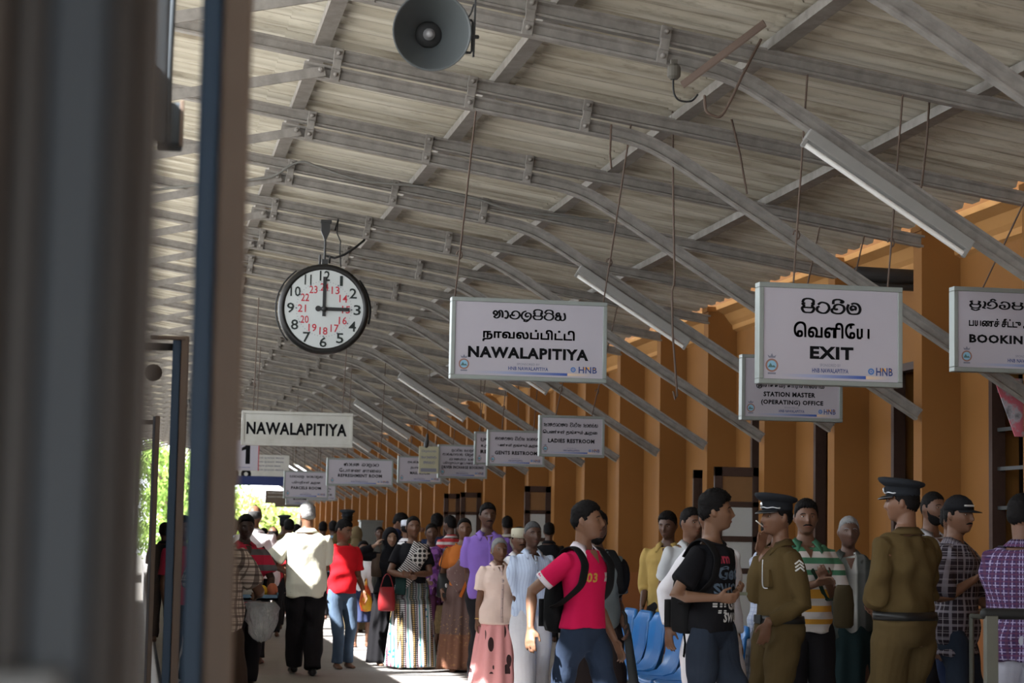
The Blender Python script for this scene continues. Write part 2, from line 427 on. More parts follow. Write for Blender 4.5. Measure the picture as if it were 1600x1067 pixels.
for yy in (-24.0, 70):
    rr.append([Vector((XS+.02, yy, 2.55)), Vector((XS+.02, yy, 2.90)), Vector((XS-.08, yy, 3.0)), Vector((XS-.35, yy, 3.10)), Vector((XS-.9, yy, 3.17)), Vector((XS-1.4, yy, 3.19)), Vector((XS-1.9, yy, 3.17)), Vector((XS-2.45, yy, 3.02)), Vector((XS-2.8, yy, 2.72)), Vector((XS-2.8, yy, 2.55))])
MB().loft(rr).build('carriage_roof', roofgrey, tc)
m = MB(); m.box((XS-2.8, -3, -.3), (XS-2.74, 70, 2.55)); m.box((XS-2.8, -3, -.3), (XS-.1, 70, -.2)); m.build('far_side_wall', blue, tc)
# doorway the photograph is taken from: jamb built of vertical boards and trims
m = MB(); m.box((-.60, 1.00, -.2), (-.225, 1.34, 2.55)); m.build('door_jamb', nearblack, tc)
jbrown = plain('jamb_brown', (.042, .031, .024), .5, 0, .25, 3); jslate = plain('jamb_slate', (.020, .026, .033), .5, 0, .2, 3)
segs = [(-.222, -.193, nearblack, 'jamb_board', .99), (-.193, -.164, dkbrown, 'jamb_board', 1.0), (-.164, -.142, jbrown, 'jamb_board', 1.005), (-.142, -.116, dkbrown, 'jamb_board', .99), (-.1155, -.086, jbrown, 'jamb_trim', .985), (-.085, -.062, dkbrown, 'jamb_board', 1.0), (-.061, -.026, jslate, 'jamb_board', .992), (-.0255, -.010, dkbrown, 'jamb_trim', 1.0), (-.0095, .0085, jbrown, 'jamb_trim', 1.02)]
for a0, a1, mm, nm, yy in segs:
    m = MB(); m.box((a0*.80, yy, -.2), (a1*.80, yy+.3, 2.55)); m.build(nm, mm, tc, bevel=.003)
m = MB(); m.box((-.068, .975, 1.22), (-.03, .99, 1.385)); m.build('lock_plate', plain('worn_plate', (.09, .09, .09), .4, .3), tc, bevel=.004)
# open door leaves further along
def train_door(px0, pxm, px1, s, ztop, wd=.62):
    p0 = at(px0, 600, s); pm = at(pxm, 600, s); p1 = at(px1, 600, s)
    Y = p0.y; d = MB(); d.box((p0.x, Y+.012, .02), (p1.x, Y+wd, ztop)); d.v = [(x+(y-Y)*p0.x/Y, y, z) for x, y, z in d.v]; dd = d.build('door', blue, tc, bevel=.006)
    e = MB(); e.box((p0.x, Y, .02), (pm.x-.0015, Y+.011, ztop)); e.build('edge_panel', blue, dd, bevel=.002)
    e = MB(); e.box((pm.x, Y-.012, .02), (p1.x+.004, Y+.011, ztop+.004)); e.build('edge_strip', brown, dd, bevel=.004)
    b_ = MB(); b_.box((XS, Y+.1, ztop-.05), (p0.x+.01, Y+.14, ztop-.02)); b_.box((XS, Y+.1, .3), (p0.x+.01, Y+.14, .34)); b_.build('hinge_bar', dkbrown, dd)
    return dd
train_door(297, 330, 373, 1230, 2.5)
train_door(268, 281, 292, 368, 2.27)
train_door(241, 245, 251, 229, 2.22)
# rail handles and side lamps
m = MB(); p = at(266, 0, 560); q = at(262, 190, 560)
m.tube([at(258, -40, 560), at(256, 100, 560), at(252, 215, 560)], [(.021, .012)]*3, 10); m.tube([at(273, -40, 560), at(266, 100, 560), at(262, 220, 560)], [.008]*3, 8); m.build('grab_handle', slate, tc, True)
m = MB(); a = at(250, 158, 540); b = at(286, 226, 540); m.box((a.x, a.y, b.z), (b.x, a.y+.12, a.z)); m.build('side_lamp_box', slate, tc, bevel=.006)
m = MB(); m.box((b.x-.012, a.y-.01, b.z-.006), (b.x, a.y+.01, a.z+.004)); m.build('lamp_trim', brown, tc, bevel=.002)
m = MB(); p = at(240, 582, 300); m.tube([p+Vector((0, .02, 0)), p], [.045, .045], 16); m.build('round_lamp', dkbrown, tc, True)
m = MB(); a = at(236, 524, 368); b = at(290, 531, 368); m.box((a.x, a.y-.02, b.z), (b.x, a.y+.02, a.z)); m.build('door_stay', brown, tc, bevel=.004)
tag(tc, 'blue and brown train carriage with open doors at the platform edge', 'train carriage')
# ================================================================== writing
def text_geo(body, size, bold=0., align='CENTER', sp=1.0, sx=1.0):
    c = bpy.data.curves.new('t', 'FONT'); c.body = body; c.size = size; c.align_x = align; c.offset = bold*size; c.space_character = sp
    c.resolution_u = 2; c.fill_mode = 'FRONT'
    o = bpy.data.objects.new('t', c); C.objects.link(o)
    dg = bpy.context.evaluated_depsgraph_get(); me = bpy.data.meshes.new_from_object(o.evaluated_get(dg))
    vs = [Vector((v.co.x*sx, v.co.y, 0)) for v in me.vertices]; fs = [tuple(p.vertices) for p in me.polygons]
    bpy.data.objects.remove(o); bpy.data.curves.remove(c); bpy.data.meshes.remove(me)
    return vs, fs
def fit_text(body, width, height, bold=0.):
    vs, fs = text_geo(body, 1, bold, sp=1.0+bold*2.6)
    if not vs: return [], []
    x0 = min(v.x for v in vs); x1 = max(v.x for v in vs); y0 = min(v.y for v in vs); y1 = max(v.y for v in vs)
    return [Vector(((v.x-(x0+x1)/2)*width/(x1-x0), (v.y-(y0+y1)/2)*height/(y1-y0), 0)) for v in vs], fs
def crom(p, k=6):
    p = [Vector((a, b, 0)) for a, b in p]; out = []
    for i in range(len(p)-1):
        p0 = p[max(i-1, 0)]; p1 = p[i]; p2 = p[i+1]; p3 = p[min(i+2, len(p)-1)]
        for j in range(k):
            t = j/k; out.append(.5*((2*p1)+(p2-p0)*t+(2*p0-5*p1+4*p2-p3)*t*t+(3*p1-p0-3*p2+p3)*t**3))
    out.append(p[-1]); return out
def ribbon(pts, wd):
    vs = []; fs = []
    for i, p in enumerate(pts):
        t = (pts[min(i+1, len(pts)-1)]-pts[max(i-1, 0)]).normalized(); n = Vector((-t.y, t.x, 0))
        w_ = wd*(.5+.22*abs(t.y)); vs += [p+n*w_, p-n*w_]
        if i: k = 2*i; fs.append((k-2, k-1, k+1, k))
    return vs, fs
# hand drawn Sinhala letters: (advance, strokes)
SI = {
 'na': (1.0, [[(.3,.55),(.12,.5),(.05,.72),(.22,.95),(.42,.75),(.38,.45),(.12,.2),(.35,.02),(.62,.22),(.68,.6),(.6,.9),(.8,1.),(.95,.7),(.95,.1)]]),
 'aa': (.45, [[(.05,.85),(.2,.98),(.38,.7),(.38,.3),(.22,.02),(.05,.15)]]),
 'va': (1.05, [[(.5,.5),(.35,.4),(.22,.55),(.3,.85),(.6,1.),(.92,.8),(.98,.4),(.75,.06),(.4,0),(.1,.15),(.05,.4),(.2,.5),(.36,.4)]]),
 'la': (1.05, [[(.75,.45),(.55,.3),(.4,.5),(.55,.8),(.85,.75),(.98,.4),(.8,.0),(.45,-.1),(.1,.1),(.02,.5),(.2,.9),(.5,1.05)],[(.8,0),(.5,-.3),(.2,-.18)]]),
 'pa': (1.0, [[(.3,.98),(.08,.9),(.2,.68),(.05,.4),(.2,.06),(.5,0),(.8,.06),(.95,.4),(.8,.68),(.92,.9),(.72,.98)],[(.12,.5),(.5,.5),(.9,.5)]]),
 'pi': (1.0, [[(.3,.86),(.08,.8),(.2,.62),(.05,.38),(.2,.05),(.5,0),(.8,.05),(.95,.38),(.8,.62),(.92,.8),(.72,.86)],[(.12,.46),(.5,.46),(.9,.46)],[(.08,.9),(.2,1.2),(.55,1.28),(.88,1.15),(.9,.85)]]),
 'ti': (1.0, [[(.15,.7),(.45,.88),(.85,.72),(.95,.4),(.75,.06),(.4,.0),(.1,.18),(.08,.5),(.25,.6)],[(.08,.85),(.25,1.2),(.55,1.28),(.85,1.15),(.9,.8)]]),
 'ta': (1.0, [[(.12,.75),(.4,.98),(.82,.85),(.97,.45),(.75,.06),(.4,.0),(.08,.2),(.08,.5),(.25,.6)]]),
 'vii': (1.05, [[(.5,.45),(.35,.36),(.22,.5),(.3,.75),(.6,.85),(.92,.7),(.98,.35),(.75,.05),(.4,0),(.1,.12),(.05,.35),(.2,.45)],[(.15,.85),(.2,1.2),(.55,1.3),(.9,1.15),(.8,1.),(.7,1.15)]]),
 'ya': (1.1, [[(.3,.7),(.12,.6),(.2,.9),(.4,.95),(.42,.6),(.12,.4),(.08,.12),(.35,0),(.55,.2),(.55,.6),(.55,.2),(.75,0),(1.,.2),(1.02,.6),(.92,.98)]]),
 'ma': (1.1, [[(.55,.5),(.4,.35),(.3,.55),(.45,.75),(.68,.62),(.62,.35)],[(.15,.9),(.05,.5),(.2,.08),(.55,0),(.9,.1),(1.02,.5),(.85,.9),(.55,1.),(.35,.9)]]),
 'ka': (1.1, [[(.1,.3),(.25,.05),(.45,.3),(.45,.8),(.25,.95),(.1,.7),(.45,.5),(.75,.55),(1.0,.8),(.98,.2),(.75,0),(.6,.2)]]),
 'ra': (.7, [[(.35,1.25),(.3,1.0),(.08,.7),(.08,.2),(.35,0),(.6,.2),(.55,.6),(.3,.7),(.15,.5)]]),
 'sha': (1.05, [[(.2,.75),(.4,1.),(.8,.9),(.95,.5),(.8,.1),(.4,.0),(.1,.2),(.15,.5),(.5,.5),(.5,.15)]]),
 'tha': (1.05, [[(.1,.6),(.3,.5),(.3,.8),(.6,1.),(.9,.8),(.95,.3),(.7,0),(.3,.05),(.08,.25)],[(.6,1.),(.5,.5)]]),
 'gha': (1.05, [[(.08,.1),(.1,.7),(.35,.98),(.55,.7),(.5,.2),(.65,0),(.95,.2),(.95,.7),(.7,.98)]]),
 'pra': (1.0, [[(.3,.98),(.08,.9),(.2,.68),(.05,.4),(.2,.06),(.5,0),(.8,.06),(.95,.4),(.8,.68),(.92,.9),(.72,.98)],[(.12,.5),(.9,.5)],[(.1,-.1),(.5,-.32),(.9,-.1)]]),
 've': (1.35, [[(.08,.95),(.25,.8),(.2,.3),(.05,.1),(.3,0)],[(.8,.5),(.62,.4),(.5,.55),(.6,.85),(.9,1.),(1.2,.8),(1.28,.4),(1.,.06),(.7,0),(.4,.15)],[(.7,1.1),(.95,1.32),(1.2,1.1)]]),
 'a': (1.1, [[(.1,.5),(.3,.35),(.3,.7),(.1,.8),(.1,.2),(.35,0),(.5,.3),(.5,.9),(.7,1.),(.95,.6),(.95,.1),(.7,.0)]]),
 'sp': (.5, []),
}
def sinhala(letters, width, height, wd=.15):
    V = []; Fc = []; x = 0
    for L in letters.split():
        adv, st = SI[L]
        for s_ in st:
            vs, fs = ribbon([Vector((p.x+x, p.y, 0)) for p in crom(s_)], wd); n = len(V)
            V += vs; Fc += [tuple(i+n for i in f) for f in fs]
        x += adv+.12
    x0 = min(v.x for v in V); x1 = max(v.x for v in V); y0 = min(v.y for v in V); y1 = max(v.y for v in V)
    return [Vector(((v.x-(x0+x1)/2)*width/(x1-x0), (v.y-(y0+y1)/2)*height/(y1-y0), 0)) for v in V], Fc
def disc(cx, cy, r, n=20, r2=None):
    vs = [Vector((cx+r*math.cos(2*math.pi*i/n), cy+(r2 or r)*math.sin(2*math.pi*i/n), 0)) for i in range(n)]
    return vs, [tuple(range(n))]
def ringf(cx, cy, r0, r1, n=24):
    vs = []; fs = []
    for i in range(n):
        a = 2*math.pi*i/n; vs += [Vector((cx+r0*math.cos(a), cy+r0*math.sin(a), 0)), Vector((cx+r1*math.cos(a), cy+r1*math.sin(a), 0))]
        j = (i+1) % n; fs.append((2*i, 2*i+1, 2*j+1, 2*j))
    return vs, fs
def rect(x0, y0, x1, y1): return [Vector((x0, y0, 0)), Vector((x1, y0, 0)), Vector((x1, y1, 0)), Vector((x0, y1, 0))], [(0, 1, 2, 3)]
def decal(parent, name, items, m, y, zoff=0., fix=False):
    """flat print in the sign's own plane: x across, y of the drawing upwards"""
    mb = MB()
    for k, (vs, fs) in enumerate(items): mb.add([(v.x, y-.00012*(k % 5), v.y+zoff) for v in vs], fs)
    return mb.build(name, m, parent, fix=fix)
def sh(geo, x, y): return [Vector((v.x+x, v.y+y, 0)) for v in geo[0]], geo[1]
ink = plain('black_print', (.006, .006, .007), .7, 0, 0, spec=.05)
grey_ink = plain('grey_print', (.16, .16, .2), .5, 0, 0)
navy = plain('navy_print', (.03, .05, .16), .5, 0, 0)
red_ink = plain('red_print', (.42, .03, .045), .5, 0, 0)
orange_ink = plain('orange_print', (.65, .33, .06), .5, 0, 0)
sky_ink = plain('pale_blue_print', (.2, .38, .5), .5, 0, 0)
pan = NT('sign_panel'); pan.col(pan.mix(pan.noise(pan.coord(), 2, 3), (.35, .325, .36), (.39, .365, .40))); pan_m = pan.done(.35, 0, .35)
t = NT('blue_fade_band'); g = t.n('ShaderNodeTexCoord'); s_ = t.n('ShaderNodeSeparateXYZ'); t.l(g.outputs['Generated'], s_.inputs[0])
t.col(t.ramp(s_.outputs[0], [(0, (.37, .345, .38)), (.3, (.27, .30, .44)), (.78, (.03, .07, .27)), (.785, (.62, .45, .3)), (1., (.37, .345, .38))])); band_m = t.done(.4)
def hang(parent, x, z0, z1, dx=0, dy=0, hook=True):
    m = MB(); o = parent.location
    n = round((o.y-.25)/BAY-5.416); yy = TY(n)-o.y; xx = o.x+x
    z1 = (RZ(xx)-.05 if xx < 3.1 else RZ(xx)+.085)-o.z
    zm = z0+(z1-z0)*.22
    P0 = Vector((x, .01, z0)); P1 = Vector((x, yy, z1)); Pm = P0.lerp(P1, .22)
    m.tube([P0, Pm], .006, 6)
    if hook:
        pts = [Pm+Vector((.022*math.sin(a), 0, .025-.03*math.cos(a))) for a in [0, .8, 1.6, 2.4, 3.1, 3.9, 4.6]]; m.tube(pts, .0055, 6)
    m.tube([Pm-Vector((0, 0, .01)), P1], .007, 6)
    return m.build('hanger_rod', rust, parent, True)
def sign(label, px, py, s, wpx, hpx, lines, kind='bank', rods=((.06, .8), (.94, .8)), thick=.085, name='hanging_sign', group='hanging platform signs'):
    """px,py: left top corner in the photo; lines: (type, text, centre x, centre y, width, height) as fractions of the face"""
    W = wpx/s/.975; H = hpx/s/.975
    p = at(px, py, s)
    r = empty(name, (p.x, p.y, p.z-H))
    fr = .032 if H > .45 else .025
    m = MB(); m.box((0, -.008, 0), (W, thick, fr)); m.box((0, -.008, H-fr), (W, thick, H)); m.box((0, -.008, fr), (fr, thick, H-fr)); m.box((W-fr, -.008, fr), (W, thick, H-fr))
    m.build('frame', alu, r, bevel=.004)
    m = MB(); m.box((fr-.002, 0, fr-.002), (W-fr+.002, thick-.008, H-fr+.002)); m.build('panel', pan_m, r)
    w, h = W-2*fr, H-2*fr
    def X(f): return fr+f*w
    def Z(f): return fr+(1-f)*h
    blk = []
    for ty, tx, cx, cy, ww, hh in lines:
        if ty == 'en': g_ = fit_text(tx, ww*w, hh*h, .045)
        elif ty == 'ta':
            g0 = fit_text(tx, ww*w, hh*h, 0); g_ = ([], [])
            for dx, dy in ((-1, -1), (1, -1), (-1, 1), (1, 1), (0, 0)):
                n0 = len(g_[0]); g_[0].extend([Vector((v.x+dx*.010*hh*h*3, v.y+dy*.010*hh*h*3, 0)) for v in g0[0]]); g_[1].extend([tuple(i+n0 for i in f_) for f_ in g0[1]])
        else: g_ = sinhala(tx, ww*w, hh*h)
        blk.append(sh(g_, X(cx), Z(cy)))
    decal(r, 'lettering', blk, ink, -.0015)
    # crest at lower left
    q = .062*h*1.05; cx, cz = X(.062), Z(.855)
    c_ = decal(r, 'crest', [sh(ringf(0, 0, q*.82, q*1.12), cx, cz)], plain('crest_ring', (.25, .13, .10), .5, 0, 0), -.0015)
    decal(c_, 'crest_sky', [sh(disc(0, 0, q*.82), cx, cz)], sky_ink, -.0012)
    decal(c_, 'crest_hills', [([Vector((cx-q*.7, cz-q*.35, 0)), Vector((cx+q*.7, cz-q*.35, 0)), Vector((cx+q*.35, cz+q*.05, 0)), Vector((cx+q*.1, cz-q*.1, 0)), Vector((cx-q*.25, cz+q*.4, 0))], [(0, 1, 2, 3, 4)])], plain('crest_green', (.07, .13, .12), .5, 0, 0), -.0018)
    decal(c_, 'crest_crown', [([Vector((cx-q*.55, cz+q*1.25, 0)), Vector((cx+q*.55, cz+q*1.25, 0)), Vector((cx+q*.75, cz+q*1.75, 0)), Vector((cx+q*.3, cz+q*1.5, 0)), Vector((cx, cz+q*2.0, 0)), Vector((cx-q*.3, cz+q*1.5, 0)), Vector((cx-q*.75, cz+q*1.75, 0))], [tuple(range(7))]), sh(rect(-q*.7, -q*1.5, q*.7, -q*1.2), cx, cz)], grey_ink, -.0015)
    decal(r, 'fade_band', [rect(X(.12), Z(.975), X(.94), Z(.94))], band_m, -.0015)
    small = [sh(fit_text('HNB NAWALAPITIYA', .27*w, .048*h, .02), X(.495), Z(.895))]
    decal(r, 'sponsor_name', small, navy, -.0016)
    decal(r, 'sponsor_line', [sh(fit_text('SPONSORED BY', .155*w, .03*h), X(.495), Z(.835))], grey_ink, -.0016)
    lg = decal(r, 'bank_logo', [sh(fit_text('HNB', .125*w, .088*h, .02), X(.9), Z(.888))], navy, -.0018)
    decal(lg, 'logo_mark', [sh(ringf(0, 0, .018*h, .036*h), X(.80), Z(.888)), sh(disc(0, 0, .010*h), X(.80), Z(.888))], plain('logo_blue', (.07, .16, .38), .5, 0, 0), -.0018)
    decal(lg, 'logo_square', [rect(X(.865), Z(.885), X(.885), Z(.848)), rect(X(.895), Z(.885), X(.91), Z(.848)), rect(X(.935), Z(.885), X(.957), Z(.848))], orange_ink, -.0014)
    for fx, up in rods: hang(r, W*fx, H-.01, H+up)
    tag(r, label, 'sign', group); return r

E_ = 'en'; T_ = 'ta'; S_ = 'si'
sg = sign('white framed station name sign with three lines in three scripts, hanging right of the clock', 706, 463, 208, 243, 125,
     [(S_, 'na aa va la pi ti ya', .497, .165, .50, .185), (T_, 'நாவலப்பிட்டி', .495, .445, .62, .175), (E_, 'NAWALAPITIYA', .495, .685, .815, .155)], rods=((.02, 1.18), (.975, .97)))
sign('white framed sign reading EXIT with its face tilted to the tracks', 1186, 440, 248, 230, 155,
     [(S_, 'pi ta vii ma', .50, .185, .455, .175), (T_, 'வெளியே'.replace('வெ', 'ெவ').replace('யே', 'ேய'), .505, .45, .56, .165), (E_, 'EXIT', .505, .70, .325, .14)], rods=((.24, .60), (.9, .9)))
sign('white framed sign reading BOOKING, cut off by the right edge of the view', 1490, 447, 226, 236, 130,
     [(S_, 'pra ve sha pa tha ra', .36, .17, .56, .17), (T_, 'பயணச் சீட்டு அலுவலகம்', .45, .41, .74, .125), (E_, 'BOOKING OFFICE', .50, .62, .84, .115)], rods=((.2, .1), (.85, .5)))
sign('white framed sign for the station master office, partly behind the exit sign', 1159, 553, 178, 161, 100,
     [(S_, 'sha aa na tha aa ra ya', .5, .12, .5, .1), (S_, 'ka aa ya aa la ya', .5, .27, .4, .1), (T_, '(இயக்கம்) காரியாலயம்', .48, .465, .72, .10), (E_, 'STATION MASTER', .47, .61, .55, .085), (E_, '(OPERATING) OFFICE', .50, .755, .66, .10)], rods=((.5, .5), (.93, .6)))
sign('white framed sign reading LADIES RESTROOM', 843, 648, 128, 102, 63,
     [(S_, 'ka aa na tha aa va na gha sp vii ve ka sp ka aa ma ra ya', .48, .18, .90, .13), (T_, 'பெண்கள் தங்கும் அறை'.replace('பெ', 'ெப'), .47, .40, .90, .13), (E_, 'LADIES RESTROOM', .49, .63, .77, .115)], rods=((.25, .6), (.8, .6)))
sign('white framed sign reading GENTS RESTROOM', 762, 671, 112, 89, 55,
     [(S_, 'ma gha na tha na gha sp vii ve ka sp ka aa ma ra ya', .52, .19, .84, .13), (T_, 'ஆண்கள் தங்கும் அறை', .52, .42, .84, .12), (E_, 'GENTS RESTROOM', .50, .65, .80, .12)], rods=((.25, .6), (.8, .6)))
sign('bluish white sign partly hidden behind the gents restroom sign', 742, 674, 92, 84, 50,
     [(S_, 'pra ma ra', .2, .2, .25, .15), (T_, 'உதவி', .2, .42, .22, .13), (E_, 'RESTAURANT', .48, .62, .8, .13)], rods=((.1, .5), (.8, .5)))
sign('white sign reading DRIVER INCHARGE BOOKING', 685, 694, 90.5, 76, 51,
     [(S_, 'la ta vii ya sp ya va la ra', .5, .13, .5, .12), (S_, 'tha aa ra ya aa gha aa ra sp pi la ra ya aa va', .5, .27, .9, .12), (S_, 'sha aa na tha aa sp pa vii', .5, .42, .6, .09), (T_, 'பொறுப்பு ஓட்டுனர் அறை', .5, .56, .85, .10), (E_, 'DRIVER INCHARGE BOOKING', .5, .695, .92, .10)], rods=((.3, .6), (.8, .6)))
sign('white sign reading MAIL ROOM, partly behind a small cream board', 622, 712, 79.5, 68, 41,
     [(S_, 'tha pa pi la sp ka aa ma', .5, .19, .62, .13), (T_, 'தபால் அறை', .5, .42, .45, .13), (E_, 'MAIL ROOM', .5, .64, .48, .12)], rods=((.25, .6), (.8, .6)))
sign('wide white sign reading REFRESHMENT ROOM', 511, 715, 92, 102, 42,
     [(S_, 'a aa pa na sp sha aa la aa va', .52, .2, .56, .17), (T_, 'போசன சாலை'.replace('போ', 'ேபா').replace('லை', 'ைல'), .5, .42, .66, .15), (E_, 'REFRESHMENT ROOM', .5, .645, .70, .135)], rods=((.3, .6), (.8, .6)))
sign('white sign reading PARCELS ROOM above the grey haired man', 444, 735, 74, 68, 42,
     [(S_, 'pa aa va sha la sp ka aa ya aa la ya', .5, .18, .80, .13), (T_, 'பொதிகள் அறை', .5, .42, .68, .13), (E_, 'PARCELS ROOM', .5, .63, .72, .12)], rods=((.25, .6), (.8, .6)))
sign('small sign hanging behind the lower right corner of the parcels sign', 481, 757, 66, 43, 24,
     [(S_, 'ka aa ra', .6, .2, .5, .13), (T_, 'அறை', .6, .42, .4, .13), (E_, 'OFFICE', .6, .64, .6, .13)], rods=((.3, .6), (.8, .6)))
sign('small sign hanging behind the lower left edge of the parcels sign', 447, 764, 60, 36, 24,
     [(S_, 'ka aa ra', .6, .2, .5, .13), (T_, 'அறை', .6, .42, .4, .13), (E_, 'ROOM', .6, .64, .6, .13)], rods=((.3, .6), (.8, .6)))
# old enamel name board ---------------------------------------------------
s_ = 114; p = at(378, 641, s_); W = 171/s_/.98; H = 53/s_/.98
r = empty('name_board', (p.x, p.y, p.z-H))
cream = NT('old_cream_paint'); cream.col(cream.mix(cream.ramp(cream.noise(cream.coord(), 4, 5), [(.4, 0.), (.8, .7)]), (.45, .44, .40), (.33, .31, .26))); cream = cream.done(.6)
m = MB(); m.box((0, -.012, 0), (W, .07, .04)); m.box((0, -.012, H-.04), (W, .07, H)); m.box((0, -.012, .04), (.04, .07, H-.04)); m.box((W-.04, -.012, .04), (W, .07, H-.04)); m.build('frame', cream, r, bevel=.005)
m = MB(); m.box((.03, 0, .03), (W-.03, .06, H-.03)); m.build('panel', cream, r)
decal(r, 'lettering', [sh(fit_text('NAWALAPITIYA', W*.90, H*.36, .035), W*.495, H*.50)], ink, -.002)
hang(r, W*.1, H-.02, H+.6); hang(r, W*.9, H-.02, H+.6)
tag(r, 'old cream painted board with the station name in thin black capitals', 'sign')
# platform number -----------------------------------------------------------
s_ = 92; p = at(350, 687, s_); W = 54/s_; H = 47/s_
r = empty('platform_number_sign', (p.x, p.y, p.z-H))
m = MB(); m.box((0, 0, 0), (W, .09, H)); m.build('panel', pan_m, r, bevel=.004)
m = MB(); m.box((W, 0, .0), (W+.012, .09, H)); m.build('red_edge', red_ink, r)
decal(r, 'number', [([Vector((W*.66+x, H*.55+y, 0)) for x, y in ((-.015, -.17), (.06, -.17), (.06, .17), (.005, .17), (-.03, .13), (-.085, .10), (-.085, .05), (-.015, .075))], [tuple(range(8))])], ink, -.0015)
decal(r, 'sponsor_name', [sh(fit_text('HNB NAWALAPITIYA', .2, .02), W*.6, H*.1)], navy, -.0015)
hang(r, W*.2, H-.01, H+.7); hang(r, W*.9, H-.01, H+.7)
tag(r, 'white platform sign with a large black figure 1', 'sign')
# notice board with blue foot -------------------------------------------------
s_ = 62; p = at(352, 709, s_); W = 100/s_; H = 48/s_
r = empty('notice_board', (p.x, p.y, p.z-H))
m = MB(); m.box((0, 0, H*.3), (W, .08, H)); m.build('panel', cream, r, bevel=.004)
m = MB(); m.box((0, -.005, 0), (W, .085, H*.3)); m.build('blue_band', plain('band_blue', (.018, .028, .10), .5, 0, .1), r)
ls = []
for i in range(4): ls.append(sh(sinhala('ka na ra va ma sp la ta pa aa va ra sp na ma ya ka', .75 if i != 2 else .6, .055), W*.68, H*(.90-.13*i)))
decal(r, 'lettering', ls, grey_ink, -.002)
decal(r, 'number_rings', [sh(ringf(0, 0, .05, .13), W*.13, H*.36), sh(ringf(0, 0, .05, .13), W*.33, H*.36)], ink, -.002)
hang(r, .2, H, H+.6); hang(r, W-.2, H, H+.6)
tag(r, 'cream notice board with lines of writing and a dark blue band along its foot', 'sign')
# small yellowed board with a dark weight ---------------------------------------
s_ = 92; p = at(655, 697, s_); W = 31/s_; H = 42/s_
r = empty('small_board', (p.x, p.y, p.z-H))
oldc = plain('yellowed_board', (.34, .32, .22), .7, 0, .2)
m = MB(); m.box((0, 0, 0), (W, .03, H)); m.build('panel', oldc, r, bevel=.004)
decal(r, 'lettering', [sh(sinhala('pi la ra va ma', W*.75, .05), W*.5, H*.82), sh(sinhala('ka aa ma ra', W*.8, .05), W*.5, H*.6), sh(sinhala('na ma ya va', W*.6, .05), W*.52, H*.4), sh(rect(-W*.4, -.03, W*.4, .03), W*.5, H*.12)], grey_ink, -.0015)
m = MB(); m.tube([(W*.35, .015, H), (W*.37, .015, H+.06), (W*.4, .015, H+.1), (W*.4, .015, H+.2)], [.04, .045, .03, .02], 10); m.build('hanging_weight', darkm, r, True)
hang(r, W*.4, H+.18, H+.7, hook=False)
tag(r, 'small yellowed board with handwriting, hanging beside the driver booking sign', 'sign')
# far brown boards at the end of the platform
for i, (x0, y0, x1, y1, s_, lab) in enumerate(((415, 766, 448, 786, 50, 'dark brown far board under the notice board'), (430, 774, 478, 792, 48, 'brown far board with pale writing behind the parcels sign'))):
    p = at(x0, y0, s_); W = (x1-x0)/s_; H = (y1-y0)/s_
    r = empty('far_board', (p.x, p.y, p.z-H)); m = MB(); m.box((0, 0, 0), (W, .06, H)); m.build('panel', plain('far_board_brown', (.11, .085, .065), .7), r)
    decal(r, 'lettering', [sh(sinhala('ka na va ma la', W*.8, .05), W*.5, H*(.8-.3*k)) for k in range(2)], plain('pale_print', (.4, .38, .34), .6, 0, 0), -.002)
    hang(r, W*.2, H, H+.9, hook=False); hang(r, W*.8, H, H+.9, hook=False)
    tag(r, lab, 'sign')
# clock ---------------------------------------------------------------------------
s_ = 153; p = at(505.5, 483.5, s_)
r = empty('station_clock', (p.x, p.y, p.z))
rad = 140/153/2/.985
m = MB(); n = 48
def circ(rr, y): return [Vector((rr*math.cos(2*math.pi*i/n), y, rr*math.sin(2*math.pi*i/n))) for i in range(n)]
m.loft([circ(rad*.855, -.015), circ(rad*.86, -.05), circ(rad*.90, -.068), circ(rad*.97, -.06), circ(rad, -.03), circ(rad, .02), circ(rad*.97, .06), circ(rad*.9, .14), circ(rad*.85, .16)])
m.build('case', plain('clock_case', (.012, .011, .010), .4, 0, .2), r, True)
m = MB(); m.loft([circ(rad*.88, -.040), circ(rad*.88, -.052), circ(rad*.05, -.0525)]); face = m.build('dial', plain('clock_dial', (.46, .48, .47), .6, 0, .04), r)
fy = -.0545; f0 = rad*.865
nums = []; reds = []; dots = []
for h in range(1, 13):
    a = math.pi/2-h*math.pi/6
    wn = .085 if h > 9 else .05
    nums.append(sh(fit_text(str(h), (.075 if h != 1 and h < 10 else .03 if h == 1 else .105 if h != 11 else .07), .105, .015), f0*.845*math.cos(a), f0*.845*math.sin(a)))
    reds.append(sh(fit_text(str(h+12), .082, .078, .012), f0*.56*math.cos(a), f0*.56*math.sin(a)))
for k in range(60):
    a = k*math.pi/30; q = .0095 if k % 5 == 0 else .0038; dots.append(sh(disc(0, 0, q, 8), f0*.70*math.cos(a), f0*.70*math.sin(a)))
decal(r, 'hour_numerals', nums, plain('numeral_grey', (.03, .035, .033), .8, 0, 0, spec=.05), fy)
decal(r, 'red_numerals', reds, red_ink, fy); decal(r, 'minute_dots', dots, grey_ink, fy)
decal(r, 'dial_line', [rect(-.055, .185, .055, .19)], grey_ink, fy)
hand_m = plain('clock_hands', (.02, .02, .02), .5, 0, 0)
m = MB(); m.box((-.017, -.066, -.075), (.017, -.062, .33)); m.build('minute_hand', hand_m, r, bevel=.002)
m = MB(); m.box((-.06, -.071, -.018), (.26, -.067, .018)); m.add(*[[(v.x-.06, -.0715, v.y) for v in disc(0, 0, .03)[0]], [tuple(range(20))]]); m.build('hour_hand', hand_m, r, bevel=.002)
m = MB(); m.tube([(0, -.055, 0), (0, -.08, 0)], .03, 14); m.build('hand_hub', hand_m, r, True)
top = RZ(p.x)-.05-p.z; dyc = TY(4)-p.y
